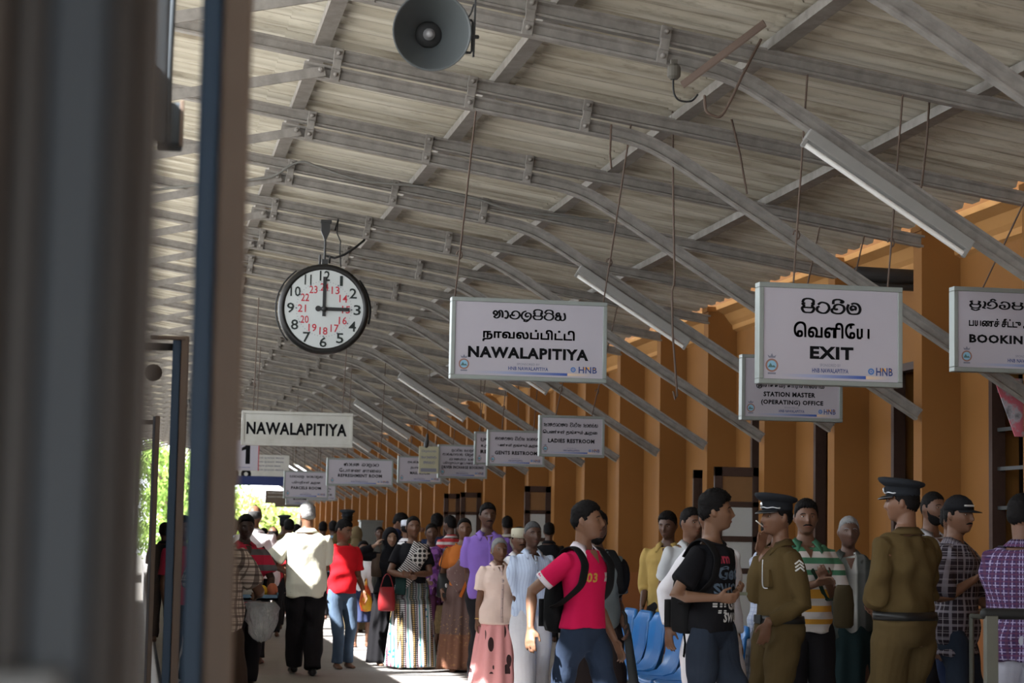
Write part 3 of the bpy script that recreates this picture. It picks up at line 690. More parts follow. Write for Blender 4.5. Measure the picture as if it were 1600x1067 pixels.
m = MB(); m.box((-.03, -.03, rad-.01), (.03, .06, rad+.05)); m.tube([(0, .02, rad), (0, .02, rad+.28)], .012, 8)
m.tube([(.05, .02, rad+.02), (.05, -.01, rad+.08)], .01, 6); m.tube([(-.05, .02, rad+.0), (-.05, -.01, rad+.09)], .012, 6)
m.box((-.045, -.01, rad+.34), (.045, .04, rad+.44)); m.loft([[Vector((x, y, rad+z)) for x, y in ((-w_, -.01), (w_, -.01), (w_, .04), (-w_, .04))] for w_, z in ((.012, .26), (.045, .34))])
m.box((-.05, -.02, rad+.43), (.06, .06, rad+.46)); m.tube([(0, .02, rad+.4), (0, dyc, top)], .01, 6)
m.build('hanger', darkm, r, False)
cb = MB()
cb.tube([(rad*math.cos(a)*1.04, .05+.02*math.sin(3*a), rad*math.sin(a)*1.04) for a in [2.2+.12*i for i in range(15)]], .008, 6)
cb.tube([(rad*math.cos(a)*1.05, .07, rad*math.sin(a)*1.05) for a in [-.25+.12*i for i in range(9)]], .011, 6)
cb.tube([(.02, .02, rad+.09), (.1, .0, rad+.07), (.2, .0, rad+.11), (.31, .02, rad+.19), (.4, .06, rad+.27), (.42, .2, rad+.3)], .012, 8)
cb.tube([(.17, .05, rad*.98), (.155, .05, rad+.15), (.16, .05, rad+.25), (.12, .05, rad+.34), (.13, .05, rad+.48), (.11, dyc, top+.002)], .007, 6)
cb.build('cable', black, r, True)
tag(r, 'round black cased station clock showing three o clock', 'clock')
# loudspeaker ----------------------------------------------------------------------
p = at(671, 53, 293); r = empty('loudspeaker', p); r.rotation_euler = (R(9), 0, R(-3))
m = MB(); prof_ = [(.055, .30), (.05, .12), (.075, .05), (.12, -.02), (.165, -.09), (.198, -.15), (.205, -.165), (.2, -.168)]
out_ = [(.055, .26), (.065, .14), (.09, .06), (.13, 0), (.172, -.075), (.206, -.15), (.209, -.168)]
def cy(rr, y): return [Vector((rr*math.cos(2*math.pi*i/40), y, rr*math.sin(2*math.pi*i/40))) for i in range(40)]
m.loft([cy(a, b) for a, b in out_]+[cy(.2, -.165), cy(.192, -.15), cy(.16, -.085), (cy(.115, -.015)), cy(.075, .05), cy(.05, .11), cy(.045, .13)])
m.build('horn', plain('horn_grey', (.075, .082, .083), .5, .1, .12), r, True)
m = MB(); m.tube([(0, .12, 0), (0, .02, 0), (0, .01, 0)], [.03, .032, .022], 20); m.ell((0, .002, 0), (.006, .006, .006)); m.build('reflector', plain('horn_centre', (.32, .31, .31), .4, .2, .1), r, True)
m = MB(); m.ell((0, .062, 0), (.074, .022, .074), n=24); m.build('throat', black, r, True)
m = MB(); m.tube([(0, .14, 0), (0, .3, 0)], .075, 20); m.build('driver', plain('horn_driver', (.14, .14, .14), .5), r, True)
m = MB(); m.tube([(.165, .03, .085), (.225, .02, .085), (.232, .02, .07), (.232, .02, -.075), (.225, .02, -.088), (.165, .03, -.088)], [(.007, .007)]*6, 8); m.build('yoke', darkm, r, True)
m = MB(); m.box((.237, .01, -.11), (.247, .035, .55)); m.tube([(.215, .02, -.002), (.262, .02, -.002)], .011, 8); m.tube([(.18, .05, .06), (.22, .03, .12), (.235, .03, .17)], .005, 6); m.build('mounting_bar', darkm, r)
tag(r, 'grey horn loudspeaker hanging at the top of the view', 'loudspeaker')
# fluorescent fittings ---------------------------------------------------------------
tube_m = plain('unlit_tube', (.66, .64, .60), .3, 0, .05); fit_m = plain('fitting_grey', (.22, .21, .195), .5, 0, .12)
def light(n, lab):
    r = empty('strip_light', (4.02, TY(n)-.075, 3.985)); r.rotation_euler = (0, math.atan(.614), 0)
    m = MB(); m.box((0, -.03, -.055), (1.26, .045, .02)); m.build('housing', fit_m, r, bevel=.006)
    m = MB(); m.tube([(.03, -.005, -.085), (1.23, -.005, -.085)], .017, 12); m.build('tube', tube_m, r, True)
    for x in (0., 1.235): m = MB(); m.box((x, -.02, -.105), (x+.025, .012, -.05)); m.build('tube_holder', fit_m, r, bevel=.003)
    tag(r, lab, 'light', 'strip lights under the brackets')
light(0, 'unlit strip light under the nearest visible roof bracket, above the exit sign')
light(3, 'unlit strip light under the bracket behind the big name sign')
light(6, 'unlit strip light partly hidden by the left edge of the big name sign')
light(9, 'unlit strip light between the clock and the big name sign')
light(12, 'unlit strip light to the upper right of the old name board')
light(15, 'unlit strip light beyond the old name board, above the refreshment sign')
def roofY(px, py, h=.257):
    d_ = atY(px, py, 1.)-Vector((0, 0, EYE)); return (4.69-SL*1.276+h-EYE)/(d_.z-SL*d_.x)
# wires, strap and junction box ---------------------------------------------------------
def wire(name, pts, rad_, m_, lab, cat='cable'):
    pp = crom3(pts); mb = MB(); mb.tube(pp, rad_, 7); o = mb.build(name, m_, smooth=True); tag(o, lab, cat); return o
def crom3(p, k=5):
    p = [Vector(a) for a in p]; out = []
    for i in range(len(p)-1):
        p0 = p[max(i-1, 0)]; p1 = p[i]; p2 = p[i+1]; p3 = p[min(i+2, len(p)-1)]
        for j in range(k):
            t_ = j/k; out.append(.5*((2*p1)+(p2-p0)*t_+(2*p0-5*p1+4*p2-p3)*t_*t_+(3*p1-p0-3*p2+p3)*t_**3))
    out.append(p[-1]); return out
wire('roof_cable', [atY(x, y, TY(3)-.1) for x, y in ((225, 299), (300, 290), (380, 282), (425, 276), (455, 258), (475, 253), (500, 262), (560, 281), (610, 287), (660, 292), (740, 309), (800, 328), (880, 338), (950, 345))], .012, plain('cable_grey', (.17, .165, .15), .6), 'grey cable sagging along a rafter above the clock')
a = TY(0)-.12
wire('loose_wire', [atY(x, y, a) for x, y in ((1052, 122), (1053, 145), (1062, 157), (1080, 158), (1090, 148))], .006, black, 'thin dark wire drooping below the round junction box')
wire('bent_wire', [atY(x, y, a-.05) for x, y in ((1101, 150), (1103, 172), (1115, 181), (1128, 180), (1145, 150), (1160, 118), (1189, 62))], .009, rust, 'bent wire hooked up to the purlin beside the nearest strip light')
m = MB(); p0 = atY(1066, 133, a-.03); p1 = atY(1195, 36, roofY(1195, 36, .19)); m.tube([p0, p1], [(.026, .008)]*2, 8, ref=(0, 0, 1), round_=False); o = m.build('steel_strap', rust); tag(o, 'flat rusty strap running up from the nearest bracket to the purlin', 'strap')
p = atY(1053, 112, a); m = MB(); m.tube([p+Vector((0, 0, .02)), p+Vector((0, 0, -.02))], [.042, .042], 14); m.box((p.x-.02, p.y-.01, p.z+.01), (p.x+.02, p.y+.02, p.z+.075)); o = m.build('junction_box', plain('junction_grey', (.085, .075, .06), .7), smooth=False); tag(o, 'small round junction box under the nearest clamp', 'junction box')
def rod(pts, Y, lab):
    if Y is None: Y = roofY(*pts[0])
    mb = MB(); mb.tube([atY(x, y, Y) for x, y in pts], .008, 7); o = mb.build('hanging_rod', rust, smooth=True); tag(o, lab, 'rod', 'loose hanging rods')
rod(((1051, 175), (1052, 320), (1054, 430), (1053, 440)), None, 'long thin rod hanging left of the exit sign from a purlin')
rod(((1054, 440), (1050, 455), (1051, 520), (1057, 600), (1058, 618), (1055, 624), (1052, 612)), roofY(1051, 175), 'lower hooked wire hanging free left of the exit sign')
rod(((1143, 186), (1156, 240), (1167, 302)), None, 'slanted thin rod hanging between the two nearest brackets')
rod(((1452, 160), (1448, 220), (1440, 290), (1437, 300)), None, 'thin rod hanging from the purlin at upper right')
rod(((955, 195), (953, 240), (955, 262)), TY(1)-.1, 'short thin rod hanging at the bend of the second visible bracket')
# ================================================================== benches
seat_blue = plain('blue_seat_plastic', (.018, .14, .40), .35, 0, .06, spec=.4)
prof_s = [(.40, .86), (.375, .865), (.36, .84), (.345, .78), (.335, .68), (.325, .58), (.305, .50), (.26, .445), (.19, .425), (.08, .43), (.0, .44), (-.03, .43), (-.035, .40), (-.01, .385), (.06, .395), (.19, .39), (.28, .41), (.335, .47), (.355, .56), (.365, .66), (.38, .78), (.40, .835)]
def seat_mesh():
    m = MB(); ys = [0, .012, .03, .06, .10, .13, .22, .31, .34, .38, .41, .428, .44]
    rings = []
    for y in ys:
        e = abs(y-.22)/.22; d = .02*(1-e**4) ; rib = .010 if .10 <= y <= .34 else 0
        tp = -.05*max(0, e-.8)/.2
        rings.append([Vector((x+(d+rib if (0 < i < 9) else d)*(1 if z > .5 else .3), y, z-(d*.6+rib*.4 if z < .5 else 0)+(tp if z > .8 else 0))) for i, (x, z) in enumerate(prof_s)])
    return m.loft(rings)
def bench(y0, label):
    r = empty('waiting_bench', (3.76, y0, 0))
    s0 = None
    for k in range(4):
        s_ = seat_mesh().build('seat', seat_blue, r, True, bevel=0) if s0 is None else copy_tree(s0, r)
        s_.location = (0, k*.52, 0); s0 = s0 or s_
    m = MB(); m.box((.14, -.05, .33), (.22, 2.05, .39)); m.build('beam', darkm, r, bevel=.004)
    for yy in (.3, 1.65):
        m = MB(); m.box((.15, yy, .0), (.21, yy+.05, .34)); m.box((-.05, yy, 0), (.42, yy+.05, .04)); m.build('leg', darkm, r, bevel=.004)
    tag(r, label, 'bench', 'blue moulded waiting benches'); return r
bench(13.62, 'nearer row of blue moulded seats, its end seat showing right of the black t-shirt')
bench(15.78, 'farther row of blue moulded seats, left of the white trousers')
# queue barrier
p = at(1549, 962, 292); r = empty('queue_barrier', (p.x, p.y, 0))
mgrey = plain('barrier_grey', (.12, .12, .10), .5, .2, .15)
for dx in (0, 1.1):
    m = MB(); m.box((dx-.035, -.012, 0), (dx+.035, .03, p.z)); m.build('post', mgrey, r, bevel=.004)
m = MB(); m.tube([(-.03, .02, p.z+.01), (1.2, .02, p.z+.01)], .03, 12); m.build('rail', black, r, True)
tag(r, 'metal queue barrier with a black top rail at lower right', 'barrier')
p = at(1518, 962, 250); m = MB(); m.tube([(p.x, p.y, 0), (p.x, p.y, p.z)], .016, 10); m.tube([(p.x, p.y, p.z), (p.x+.06, p.y-.35, p.z)], .016, 10); o = m.build('barrier_rail', mgrey, smooth=True); tag(o, 'thin barrier rail beside the plaid shirt with the cap', 'barrier')
# ================================================================== far end of the platform
t = NT('foliage'); v = t.coord(); a = t.noise(v, 1.2, 4)
t.col(t.mix(a, (.10, .20, .035), (.30, .42, .09))); leaf_m = t.done(.6, 0, .2)
t = NT('foliage_yellow'); v = t.coord(); a = t.noise(v, 1.2, 4); t.col(t.mix(a, (.24, .32, .06), (.50, .58, .18))); leaf2_m = t.done(.6, 0, .2)
bark = plain('bark', (.12, .085, .055), .9, 0, .3)
def tree(x, y, h, w, label, lm, zc=.62, nl=2600, trunk=True, z0=-.9):
    r = empty('tree', (x, y, z0))
    if trunk:
        m = MB(); m.tube([(0, 0, 0), (.1, 0, h*.3), (-.05, .1, h*.6), (.1, 0, h*.85)], [.22, .17, .12, .05], 9)
        for k in range(7):
            a = k*2.4; m.tube([(0, 0, h*(.35+.06*k)), (w*.3*math.cos(a), w*.3*math.sin(a), h*(.48+.06*k)), (w*.45*math.cos(a), w*.45*math.sin(a), h*(.55+.06*k))], [.08, .05, .02], 6)
        m.build('trunk', bark, r, True)
    mb = MB(); cl = [(random.gauss(0, .30)*w, random.gauss(0, .30)*w, h*zc+random.uniform(-.42, .40)*h*(.85 if zc < .6 else .9)) for _ in range(46)]
    for _ in range(nl):
        c_ = random.choice(cl); q = Vector((random.gauss(0, 1), random.gauss(0, 1), random.gauss(0, 1))).normalized()*random.uniform(.25, .62)*w*.34
        p = Vector(c_)+q; n_ = (q.normalized()+Vector((random.uniform(-.6, .6), random.uniform(-.6, .6), random.uniform(-.2, .8)))).normalized()
        a_ = n_.orthogonal().normalized(); a_.rotate(Matrix.Rotation(random.uniform(0, 6.3), 3, n_)); b_ = n_.cross(a_); L = random.uniform(.10, .22)
        mb.add([p-a_*L, p+b_*L*.45+n_*.03, p+a_*L, p-b_*L*.45+n_*.03], ((0, 1, 2, 3),))
    mb.build('foliage', lm, r, fix=False); tag(r, label, 'tree', 'trees beyond the platform end'); return r
def wx(px, Y): return atY(px, 780, Y).x
tree(wx(262, 100), 100, 7.4, 2.6, 'bright green tree seen between the train doors at left', leaf_m, .5)
tree(wx(305, 108), 108, 7.5, 3.2, 'dark green tree behind the open train door', leaf_m, .5)
tree(wx(405, 98), 98, 4.6, 2.0, 'pale yellow green bushy tree behind the bald man in white', leaf2_m, .5, 3000)
tree(wx(437, 103), 103, 4.2, 1.8, 'pale yellow shrub to the left of the grey haired man', leaf2_m, .5, 2200)
tree(wx(236, 120), 120, 9.0, 5, 'tall leafy tree far behind the train', leaf_m, .5, 3000)
tree(wx(330, 134), 134, 9.0, 6, 'broad green tree far beyond the platform end', leaf_m, .5, 3000)
# far building with a pale roof and posts
r = empty('far_building', (wx(415, 146), 146, -.5)); pale = plain('pale_wall', (.36, .33, .30), .9); 
m = MB(); m.box((-3, 0, 0), (9, 5, 3.2)); m.build('wall', pale, r)
m = MB(); m.add([(-3.5, -1.2, 3.0), (9.5, -1.2, 3.0), (9.5, 2.5, 4.4), (-3.5, 2.5, 4.4), (-3.5, -1.2, 3.1), (9.5, -1.2, 3.1), (9.5, 2.5, 4.5), (-3.5, 2.5, 4.5)], ((0, 1, 2, 3), (7, 6, 5, 4), (0, 4, 5, 1), (1, 5, 6, 2), (3, 2, 6, 7), (0, 3, 7, 4))); m.build('roof', plain('pale_roof', (.55, .52, .5), .8), r)
for k in range(4): m = MB(); m.box((-2.8+3*k, -1.0, 0), (-2.65+3*k, -.85, 3.05)); m.build('post', plain('post_brown', (.14, .10, .08), .8), r)
m = MB(); m.box((.4, -.04, .8), (1.8, 0, 2.2)); m.build('window', darkm, r)
tag(r, 'low pale building with a light roof beyond the end of the platform', 'building')
# end wall of the canopy building
m = MB(); m.box((wx(470, 84), 84, 0), (7.2, 84.3, 3.0)); o = m.build('wall_far', plain('far_wall_brown', (.17, .13, .10), .9)); tag(o, 'brown low wall closing the far end of the platform', 'wall', kind='structure')
# grey metal cabinet by the far wall and dark cabinet
p = atY(576, 822, 52); m = MB(); m.box((p.x-.2, 52, 0), (p.x+.35, 52.5, 1.75)); m.box((p.x-.22, 51.98, 1.75), (p.x+.37, 52.52, 1.8)); m.box((p.x-.16, 51.98, .1), (p.x+.31, 52, 1.65))
o = m.build('metal_cabinet', plain('cabinet_grey', (.13, .135, .125), .5), bevel=.01); tag(o, 'grey metal cabinet standing against the far orange wall', 'cabinet')
# ================================================================== people
def smooth(a, b, x):
    t = np.clip((np.asarray(x, float)-a)/(b-a), 0, 1); return t*t*(3-2*t)
NU, NV = 60, 50
def head_grid(th=0., mask=None, fem=False):
    u = np.linspace(-np.pi, np.pi, NU, endpoint=False); az = u-.5*np.sin(u)
    tt = np.linspace(.06, np.pi-.12, NV)
    T_, A = np.meshgrid(tt, az, indexing='ij')
    sx, sy, sz = np.sin(T_)*np.sin(A), -np.sin(T_)*np.cos(A), np.cos(T_)
    low = smooth(-.05, -.95, sz)
    wx_ = .076*(1-.22*low); front = sy < 0
    x = sx*wx_; z = sz*.118
    yd = np.where(front, .094*(1+.30*smooth(-.3, -.9, sz)), .100*(1-.42*smooth(.05, -.85, sz)))
    y = sy*yd + .012*smooth(.3, .9, sz)*0
    # superellipse squareness of the skull sides
    x = np.sign(x)*np.abs(x/.076)**.92*.076
    # features
    fr = np.clip(-sy*1.6, 0, 1)
    def g(cx, cz, sx_, sz_): return np.exp(-((x-cx)/sx_)**2-((z-cz)/sz_)**2)
    dy = -.024*g(0, -.025, .0125, .014)-.016*g(0, -.006, .010, .019)-.009*g(0, .014, .009, .014)
    for s in (-1, 1):
        dy += .0105*g(s*.031, .010, .015, .011)-.0045*g(s*.03, .030, .022, .009)-.005*g(s*.046, -.018, .02, .018)-.004*g(s*.013, -.030, .007, .007)
    dy += -.008*g(0, -.058, .024, .014)+.003*g(0, -.0585, .02, .003)-.009*g(0, -.094, .022, .016)+.003*g(0, -.077, .02, .006)
    y = y+dy*fr
    P = np.stack([x, y, z], -1)
    if mask is not None and np.all(th > 0) and getattr(mask, 'vary', 0): th = th*(.30+.70*smooth(.02, .085, z))
    if np.any(th) or mask is not None:
        N = np.stack([sx/.076, sy/.096, sz/.118], -1); N /= np.linalg.norm(N, axis=-1, keepdims=True)
        m = mask(A, z) if mask else 1
        P = np.stack([sx*wx_, sy*yd, z], -1)*.4+P*.6 if mask else P
        P = P+N*np.broadcast_to(m*th-(1-m)*.012, x.shape)[..., None]
    return P
def hairmask(style):
    def f(A, z):
        a = np.abs(np.degrees(A))
        if style == 'bald': zh = np.interp(a, [0, 60, 95, 180], [.2, .09, .055, .06]); lowb = np.interp(a, [0, 80, 110, 180], [.2, .02, -.02, -.04])
        else:
            zh = None; back = -.05 if style != 'long' else -.10
            lowb = np.interp(a, [0, 35, 58, 74, 86, 100, 120, 180], [.070, .068, .052, .028, -.008, .012, -.03, back])
        lowb = lowb+(.0035*np.sin(A*23)+.003*np.sin(A*41+1))*(.25 if style == 'long' else 1)
        if style == 'long': lowb = lowb+.011*smooth(60, 20, a)-.035*smooth(62, 78, a)*smooth(125, 100, a)
        m = smooth(-.005, .006, z-lowb)
        if style == 'bald': m = m*smooth(.012, -.012, z-zh)
        return m
    f.vary = 1
    return f
def grid_mesh(mb, P, Mx):
    rings = [[Mx @ Vector(P[i, j]) for j in range(P.shape[1])] for i in range(P.shape[0])]
    return mb.loft(rings)
SKIN = {}
def skin(c):
    c = tuple(c)
    if c not in SKIN:
        t = NT('skin'); n = t.noise(t.coord(), 12, 4); t.col(t.mix(n, [v*.86 for v in c], [v*1.12 for v in c])); t.b.inputs['Subsurface Weight'].default_value = 0.0
        t.bump(t.noise(t.coord(), 90, 2), .06); SKIN[c] = t.done(.5, 0, .35)
    return SKIN[c]
eye_w = plain('eye_white', (.36, .34, .31), .25, 0, 0); eye_d = plain('eye_dark', (.012, .007, .005), .15, 0, 0)
teeth = plain('teeth', (.7, .68, .62), .3, 0, 0)
def lipm(c): return plain('lips', (c[0]*.92+.008, c[1]*.66, c[2]*.68), .45, 0, .05)
hair_b = plain('black_hair', (.006, .005, .005), .75, 0, .4, 60, .12, .5)
hair_g = plain('grey_hair', (.20, .20, .205), .8, 0, .45, 50, .2, .5)
hair_d = plain('greying_hair', (.06, .06, .062), .8, 0, .5, 60, .2, .5)
def remesh(mb, name, m, parent, vox, it=3, fold=0., seed=0, sc=1., ff=None):
    me = mb.mesh(name); o = bpy.data.objects.new(name, me); C.objects.link(o)
    r = o.modifiers.new('r', 'REMESH'); r.mode = 'VOXEL'; r.voxel_size = vox
    if it: s = o.modifiers.new('s', 'SMOOTH'); s.factor = .5; s.iterations = it
    dg = bpy.context.evaluated_depsgraph_get(); me2 = bpy.data.meshes.new_from_object(o.evaluated_get(dg))
    bpy.data.objects.remove(o); bpy.data.meshes.remove(me)
    if fold:
        n = len(me2.vertices); co = np.empty(n*3); me2.vertices.foreach_get('co', co); co = co.reshape(-1, 3)
        no = np.empty(n*3); me2.vertex_normals.foreach_get('vector', no); no = no.reshape(-1, 3)
        rg = np.random.default_rng(seed); d = np.zeros(n)
        for k in range(7):
            kd = rg.normal(size=3)*np.array([1., 1., .8]); kd = kd/np.linalg.norm(kd)*rg.uniform(14, 42)/sc; k2 = rg.normal(size=3)*7
            d += np.sin(co@kd+rg.uniform(0, 6)+1.8*np.sin(co@k2+rg.uniform(0, 6)))*rg.uniform(.5, 1)*(22*sc/np.linalg.norm(kd)/sc)**.5
        d = d/2.6
        if ff is not None: d += ff(co)
        co = co+no*(fold*np.clip(d, -1.6, 1.3))[:, None]
        me2.vertices.foreach_set('co', co.ravel())
    me2.materials.clear(); me2.name = name
    return mesh_obj(name, me2, m, parent, True)
def ik(S, W, a, b, pole):
    d = W-S; L = min(d.length, (a+b)*.999)
    d = d.normalized(); W2 = S+d*L
    ca = (a*a+L*L-b*b)/(2*a*L); ca = max(-1, min(1, ca)); h = a*math.sqrt(max(0, 1-ca*ca))
    pl = pole-d*pole.dot(d)
    pl = pl.normalized() if pl.length > 1e-5 else d.orthogonal().normalized()
    return S+d*(a*ca)+pl*h, W2
def torso_rings(k, w, e=0., z0=None, z1=None, fem=False, belly=0.):
    #        z    hw    hd    y
    T = [(.80, .135, .090, .01), (.86, .155, .108, .012), (.93, .163, .118, .012), (1.0, .158, .112, .005), (1.08, .148, .104, .0), (1.16, .150, .106, .0), (1.25, .162, .114, .0), (1.32, .170, .116, .002), (1.37, .166, .106, .006), (1.41, .142, .088, .012), (1.445, .104, .070, .016), (1.48, .074, .063, .016), (1.51, .060, .058, .012)]
    if fem: T = [(.80, .145, .10, .01), (.86, .168, .118, .014), (.93, .172, .124, .014), (1.0, .155, .112, .006), (1.08, .132, .100, .0), (1.16, .134, .104, -.004), (1.25, .148, .124, -.014), (1.32, .148, .116, -.008), (1.37, .146, .096, .006), (1.41, .126, .080, .012), (1.445, .092, .064, .014), (1.48, .064, .056, .014), (1.51, .052, .051, .012)]
    out = []
    for z, hw, hd, y in T:
        if z0 is not None and z < z0-1e-6: continue
        if z1 is not None and z > z1+1e-6: continue
        bl = belly*math.exp(-((z-1.06)/.12)**2)
        out.append((z*k, (hw*w+e)*k, (hd*w+e+bl*.5)*k, (y-bl*.5)*k))
    return out
class Person: pass
def person(label, px, top, s, face=0, H=None, head=(0, 0), sk=(.12, .058, .034), hair='short', hcol=None, w=1., fem=False, age=0,
           RH=None, LH=None, RP=None, LP=None, feet=None, wear=(), cap=None, shoes=None, curl=.5, vox=None, lean=0., smile=False, beard=None, group=None, belly=0., dz=0., rhd=None, lhd=None, cat='person', hat_top=0.):
    """px, top: column and crown row of the head in the photo; s: pixels to a metre at that depth; hand targets (column, row, metres nearer or farther)"""
    P = Person(); P.lab = label
    crown = at(px, top, s); H = crown.z-dz-hat_top; k = H/1.75; P.k = k; P.H = H; P.s = s; P.w = w; P.fem = fem; P.skin = skin(sk)
    th = R(face); P.root = root = empty('person', (crown.x, crown.y, dz), th)
    fine = s > 175
    P.vox = vox = vox or (.0065 if s > 215 else .0085 if s > 130 else .012)
    inv = Matrix.Rotation(-th, 3, 'Z')
    def loc(t):
        """photo target -> local point"""
        q = at(t[0], t[1], s); y = crown.y+(t[2] if len(t) > 2 else 0)
        q = atY(t[0], t[1], y) - Vector((crown.x, crown.y, dz)); return inv @ q
    P.loc = loc
    hs = .62+.38*k
    shx = (.172 if not fem else .150)*k*w**.5; Zs = 1.372*k
    Lean = Matrix.Translation((0, 0, .95*k)) @ Matrix.Rotation(R(lean), 4, 'X') @ Matrix.Translation((0, 0, -.95*k))
    P.Lean = Lean
    Hc = Lean @ Vector((0, -.012*k, H-.116*hs))
    Mh = Matrix.Translation(Hc) @ Matrix.Rotation(R(head[0]), 4, 'Z') @ Matrix.Rotation(R(head[1]), 4, 'X') @ Matrix.Scale(hs, 4)
    P.Mh = Mh; P.hs = hs
    m = MB()
    def rings(T, n=28, p=2.3):
        out = []
        for z, a, b, y in T:
            rg = []
            for j in range(n):
                c, s_ = math.cos(2*math.pi*j/n), math.sin(2*math.pi*j/n)
                rg.append(Lean @ Vector((a*abs(c)**(2/p)*math.copysign(1, c), y+b*abs(s_)**(2/p)*math.copysign(1, s_), z)))
            out.append(rg)
        return out
    P.rings = rings
    m.loft(rings(torso_rings(k, w*.93, -.004, fem=fem, belly=belly)))
    # neck and head
    nb = Lean @ Vector((0, .018*k, 1.44*k)); nt = Mh @ Vector((0, .022, -.055))
    m.tube([nb, nb.lerp(nt, .5), nt], [.060*k*w**.5, .053*k*w**.5, .052*k*w**.5], 16)
    grid_mesh(m, head_grid(), Mh)
    for sg_ in (-1, 1):
        Er = Matrix.Rotation(R(-12*sg_), 3, 'Z')
        m.ell(Vector((0, 0, 0)), (.009, .019, .031), None) if False else None
        E2 = MB(); E2.ell((0, 0, 0), (.010, .018, .030), Er.to_4x4()); m.add([Mh @ (Vector(v)+Vector((sg_*.077, .014, .0))) for v in E2.v], E2.f)
    # arms
    P.arm = {}
    for nm, sx, tgt, pole, hd in (('R', -1, RH, RP, rhd), ('L', 1, LH, LP, lhd)):
        S = Lean @ Vector((sx*shx, .012*k, Zs))
        W = loc(tgt) if tgt and len(tgt) == 3 and abs(tgt[0]) > 3 else (Vector(tgt)*k if tgt else Vector((sx*(shx/k+.055), -.035, .83))*k)
        pl = Vector(pole) if pole else Vector((sx*.12, 1, -.1))
        Eb, W = ik(S, W, .30*k, .255*k, pl)
        P.arm[nm] = (S, Eb, W, sx)
        g = w**.6
        m.tube([S+Vector((-sx*.03*k, 0, -.01*k)), S.lerp(Eb, .12), S.lerp(Eb, .45), Eb, Eb.lerp(W, .25), Eb.lerp(W, .65), W], [.045*k*g, .052*k*g, .045*k*g, .038*k*g, .040*k*g, .031*k*g, .024*k*g], 12)
        # hand
        d = (W-Eb).normalized()
        if hd: d = (d*.3+Vector(hd)).normalized()
        t_ = Vector((0, -1, .9)) if abs(d.z) < .75 else Vector((-sx*.15, -1, 0)); t_ = (t_-d*t_.dot(d)).normalized()
        nrm = d.cross(t_); nrm = nrm if nrm.dot(Vector((-sx, -.2, -.1))) > 0 else -nrm
        hk = k*.98
        m.tube([W-d*.02*k, W+d*.025*hk, W+d*.06*hk, W+d*.088*hk], [(.026*hk, .019*hk), (.032*hk, .017*hk), (.040*hk, .014*hk), (.040*hk, .012*hk)], 12, ref=t_)
        for i, (o_, L_) in enumerate(((.031, .074), (.0105, .084), (-.0105, .078), (-.031, .060))):
            p = W+d*.086*hk+t_*o_*hk; q = d+t_*o_*1.2; pts = [p-d*.015*hk, p]; a = 0
            for j, fr_ in enumerate((.45, .32, .23)):
                a += curl*(.35+.25*j)*(1+.12*i); q2 = q*math.cos(a)+nrm*math.sin(a); p = p+q2.normalized()*L_*fr_*hk; pts.append(p)
            m.tube(pts, [.0092*hk, .0092*hk, .0086*hk, .0078*hk, .0066*hk], 8)
        p = W+d*.022*hk+t_*.026*hk
        m.tube([p, p+(d*.55+t_*.62+nrm*.25)*.042*hk, p+(d*.85+t_*.42+nrm*.42)*.075*hk], [.013*hk, .0105*hk, .008*hk], 8)
        P.arm[nm] = (S, Eb, W, sx, d, t_, nrm)
    # legs
    P.leg = []
    for i, sx in enumerate((-1, 1)):
        Hp = Vector((sx*.085*k*w**.4, .01*k, .90*k))
        if feet and feet[i]:
            f_ = feet[i]
            A = loc(f_) if len(f_) == 3 and abs(f_[0]) > 3 else Vector((f_[0]*k, f_[1]*k, 0)); A.z = max(0, A.z)*(len(f_) == 3)+.085*k
            if len(f_) == 3 and abs(f_[0]) > 3: lz = loc(f_).z; A.z = .085*k+(min(.2, lz) if lz > .14 else 0)
        else: A = Vector((sx*.10*k, .02*k, .085*k))
        Kn, A = ik(Hp, A, .425*k, .41*k, Vector((sx*.12, -1, 0)))
        P.leg.append((Hp, Kn, A))
        g = w**.6
        m.tube([Hp, Hp.lerp(Kn, .35), Kn, Kn.lerp(A, .3), Kn.lerp(A, .7), A], [.078*k*g, .07*k*g, .05*k*g, .052*k*g, .037*k*g, .032*k*g], 14)
        tilt = max(0, (A.z-.085*k))*1.6
        m.tube([A+Vector((0, .045*k, -.05*k)), A+Vector((0, .0, -.045*k)), A+Vector((sx*.008, -.09*k, -.06*k-tilt*.3)), A+Vector((sx*.012, -.165*k, -.067*k-tilt*.5))], [(.030*k, .03*k), (.036*k, .04*k), (.043*k, .024*k), (.036*k, .016*k)], 12, ref=(1, 0, 0))
    P.body = remesh(m, 'body', skin(sk), root, vox if fine or s > 130 else .012, 2)
    # face
    if abs(((face+head[0]+180) % 360)-180) < 125:
        for sg_ in (-1, 1):
            E_m = MB(); E_m.ell((sg_*.0315, -.0715, .0095), (.0122, .0092, .0056), n=12, m=7); E_m.cur = 1; E_m.ell((sg_*.0315, -.0772, .0098), (.0066, .0046, .0053), n=10, m=6)
            E_m.v = [tuple(Mh @ Vector(v)) for v in E_m.v]; E_m.build('eye', [eye_w, eye_d], root, True)
            B = MB(); B.tube([Mh @ Vector((sg_*x, y, z)) for x, y, z in ((.014, -.088, .027), (.027, -.088, .0315), (.04, -.081, .030), (.049, -.072, .024))], [(.0042*hs, .003*hs)]*3+[(.0025*hs, .002*hs)], 6); B.build('eyebrow', hcol if hcol and hcol is hair_g else hair_b, root, True)
        L = MB()
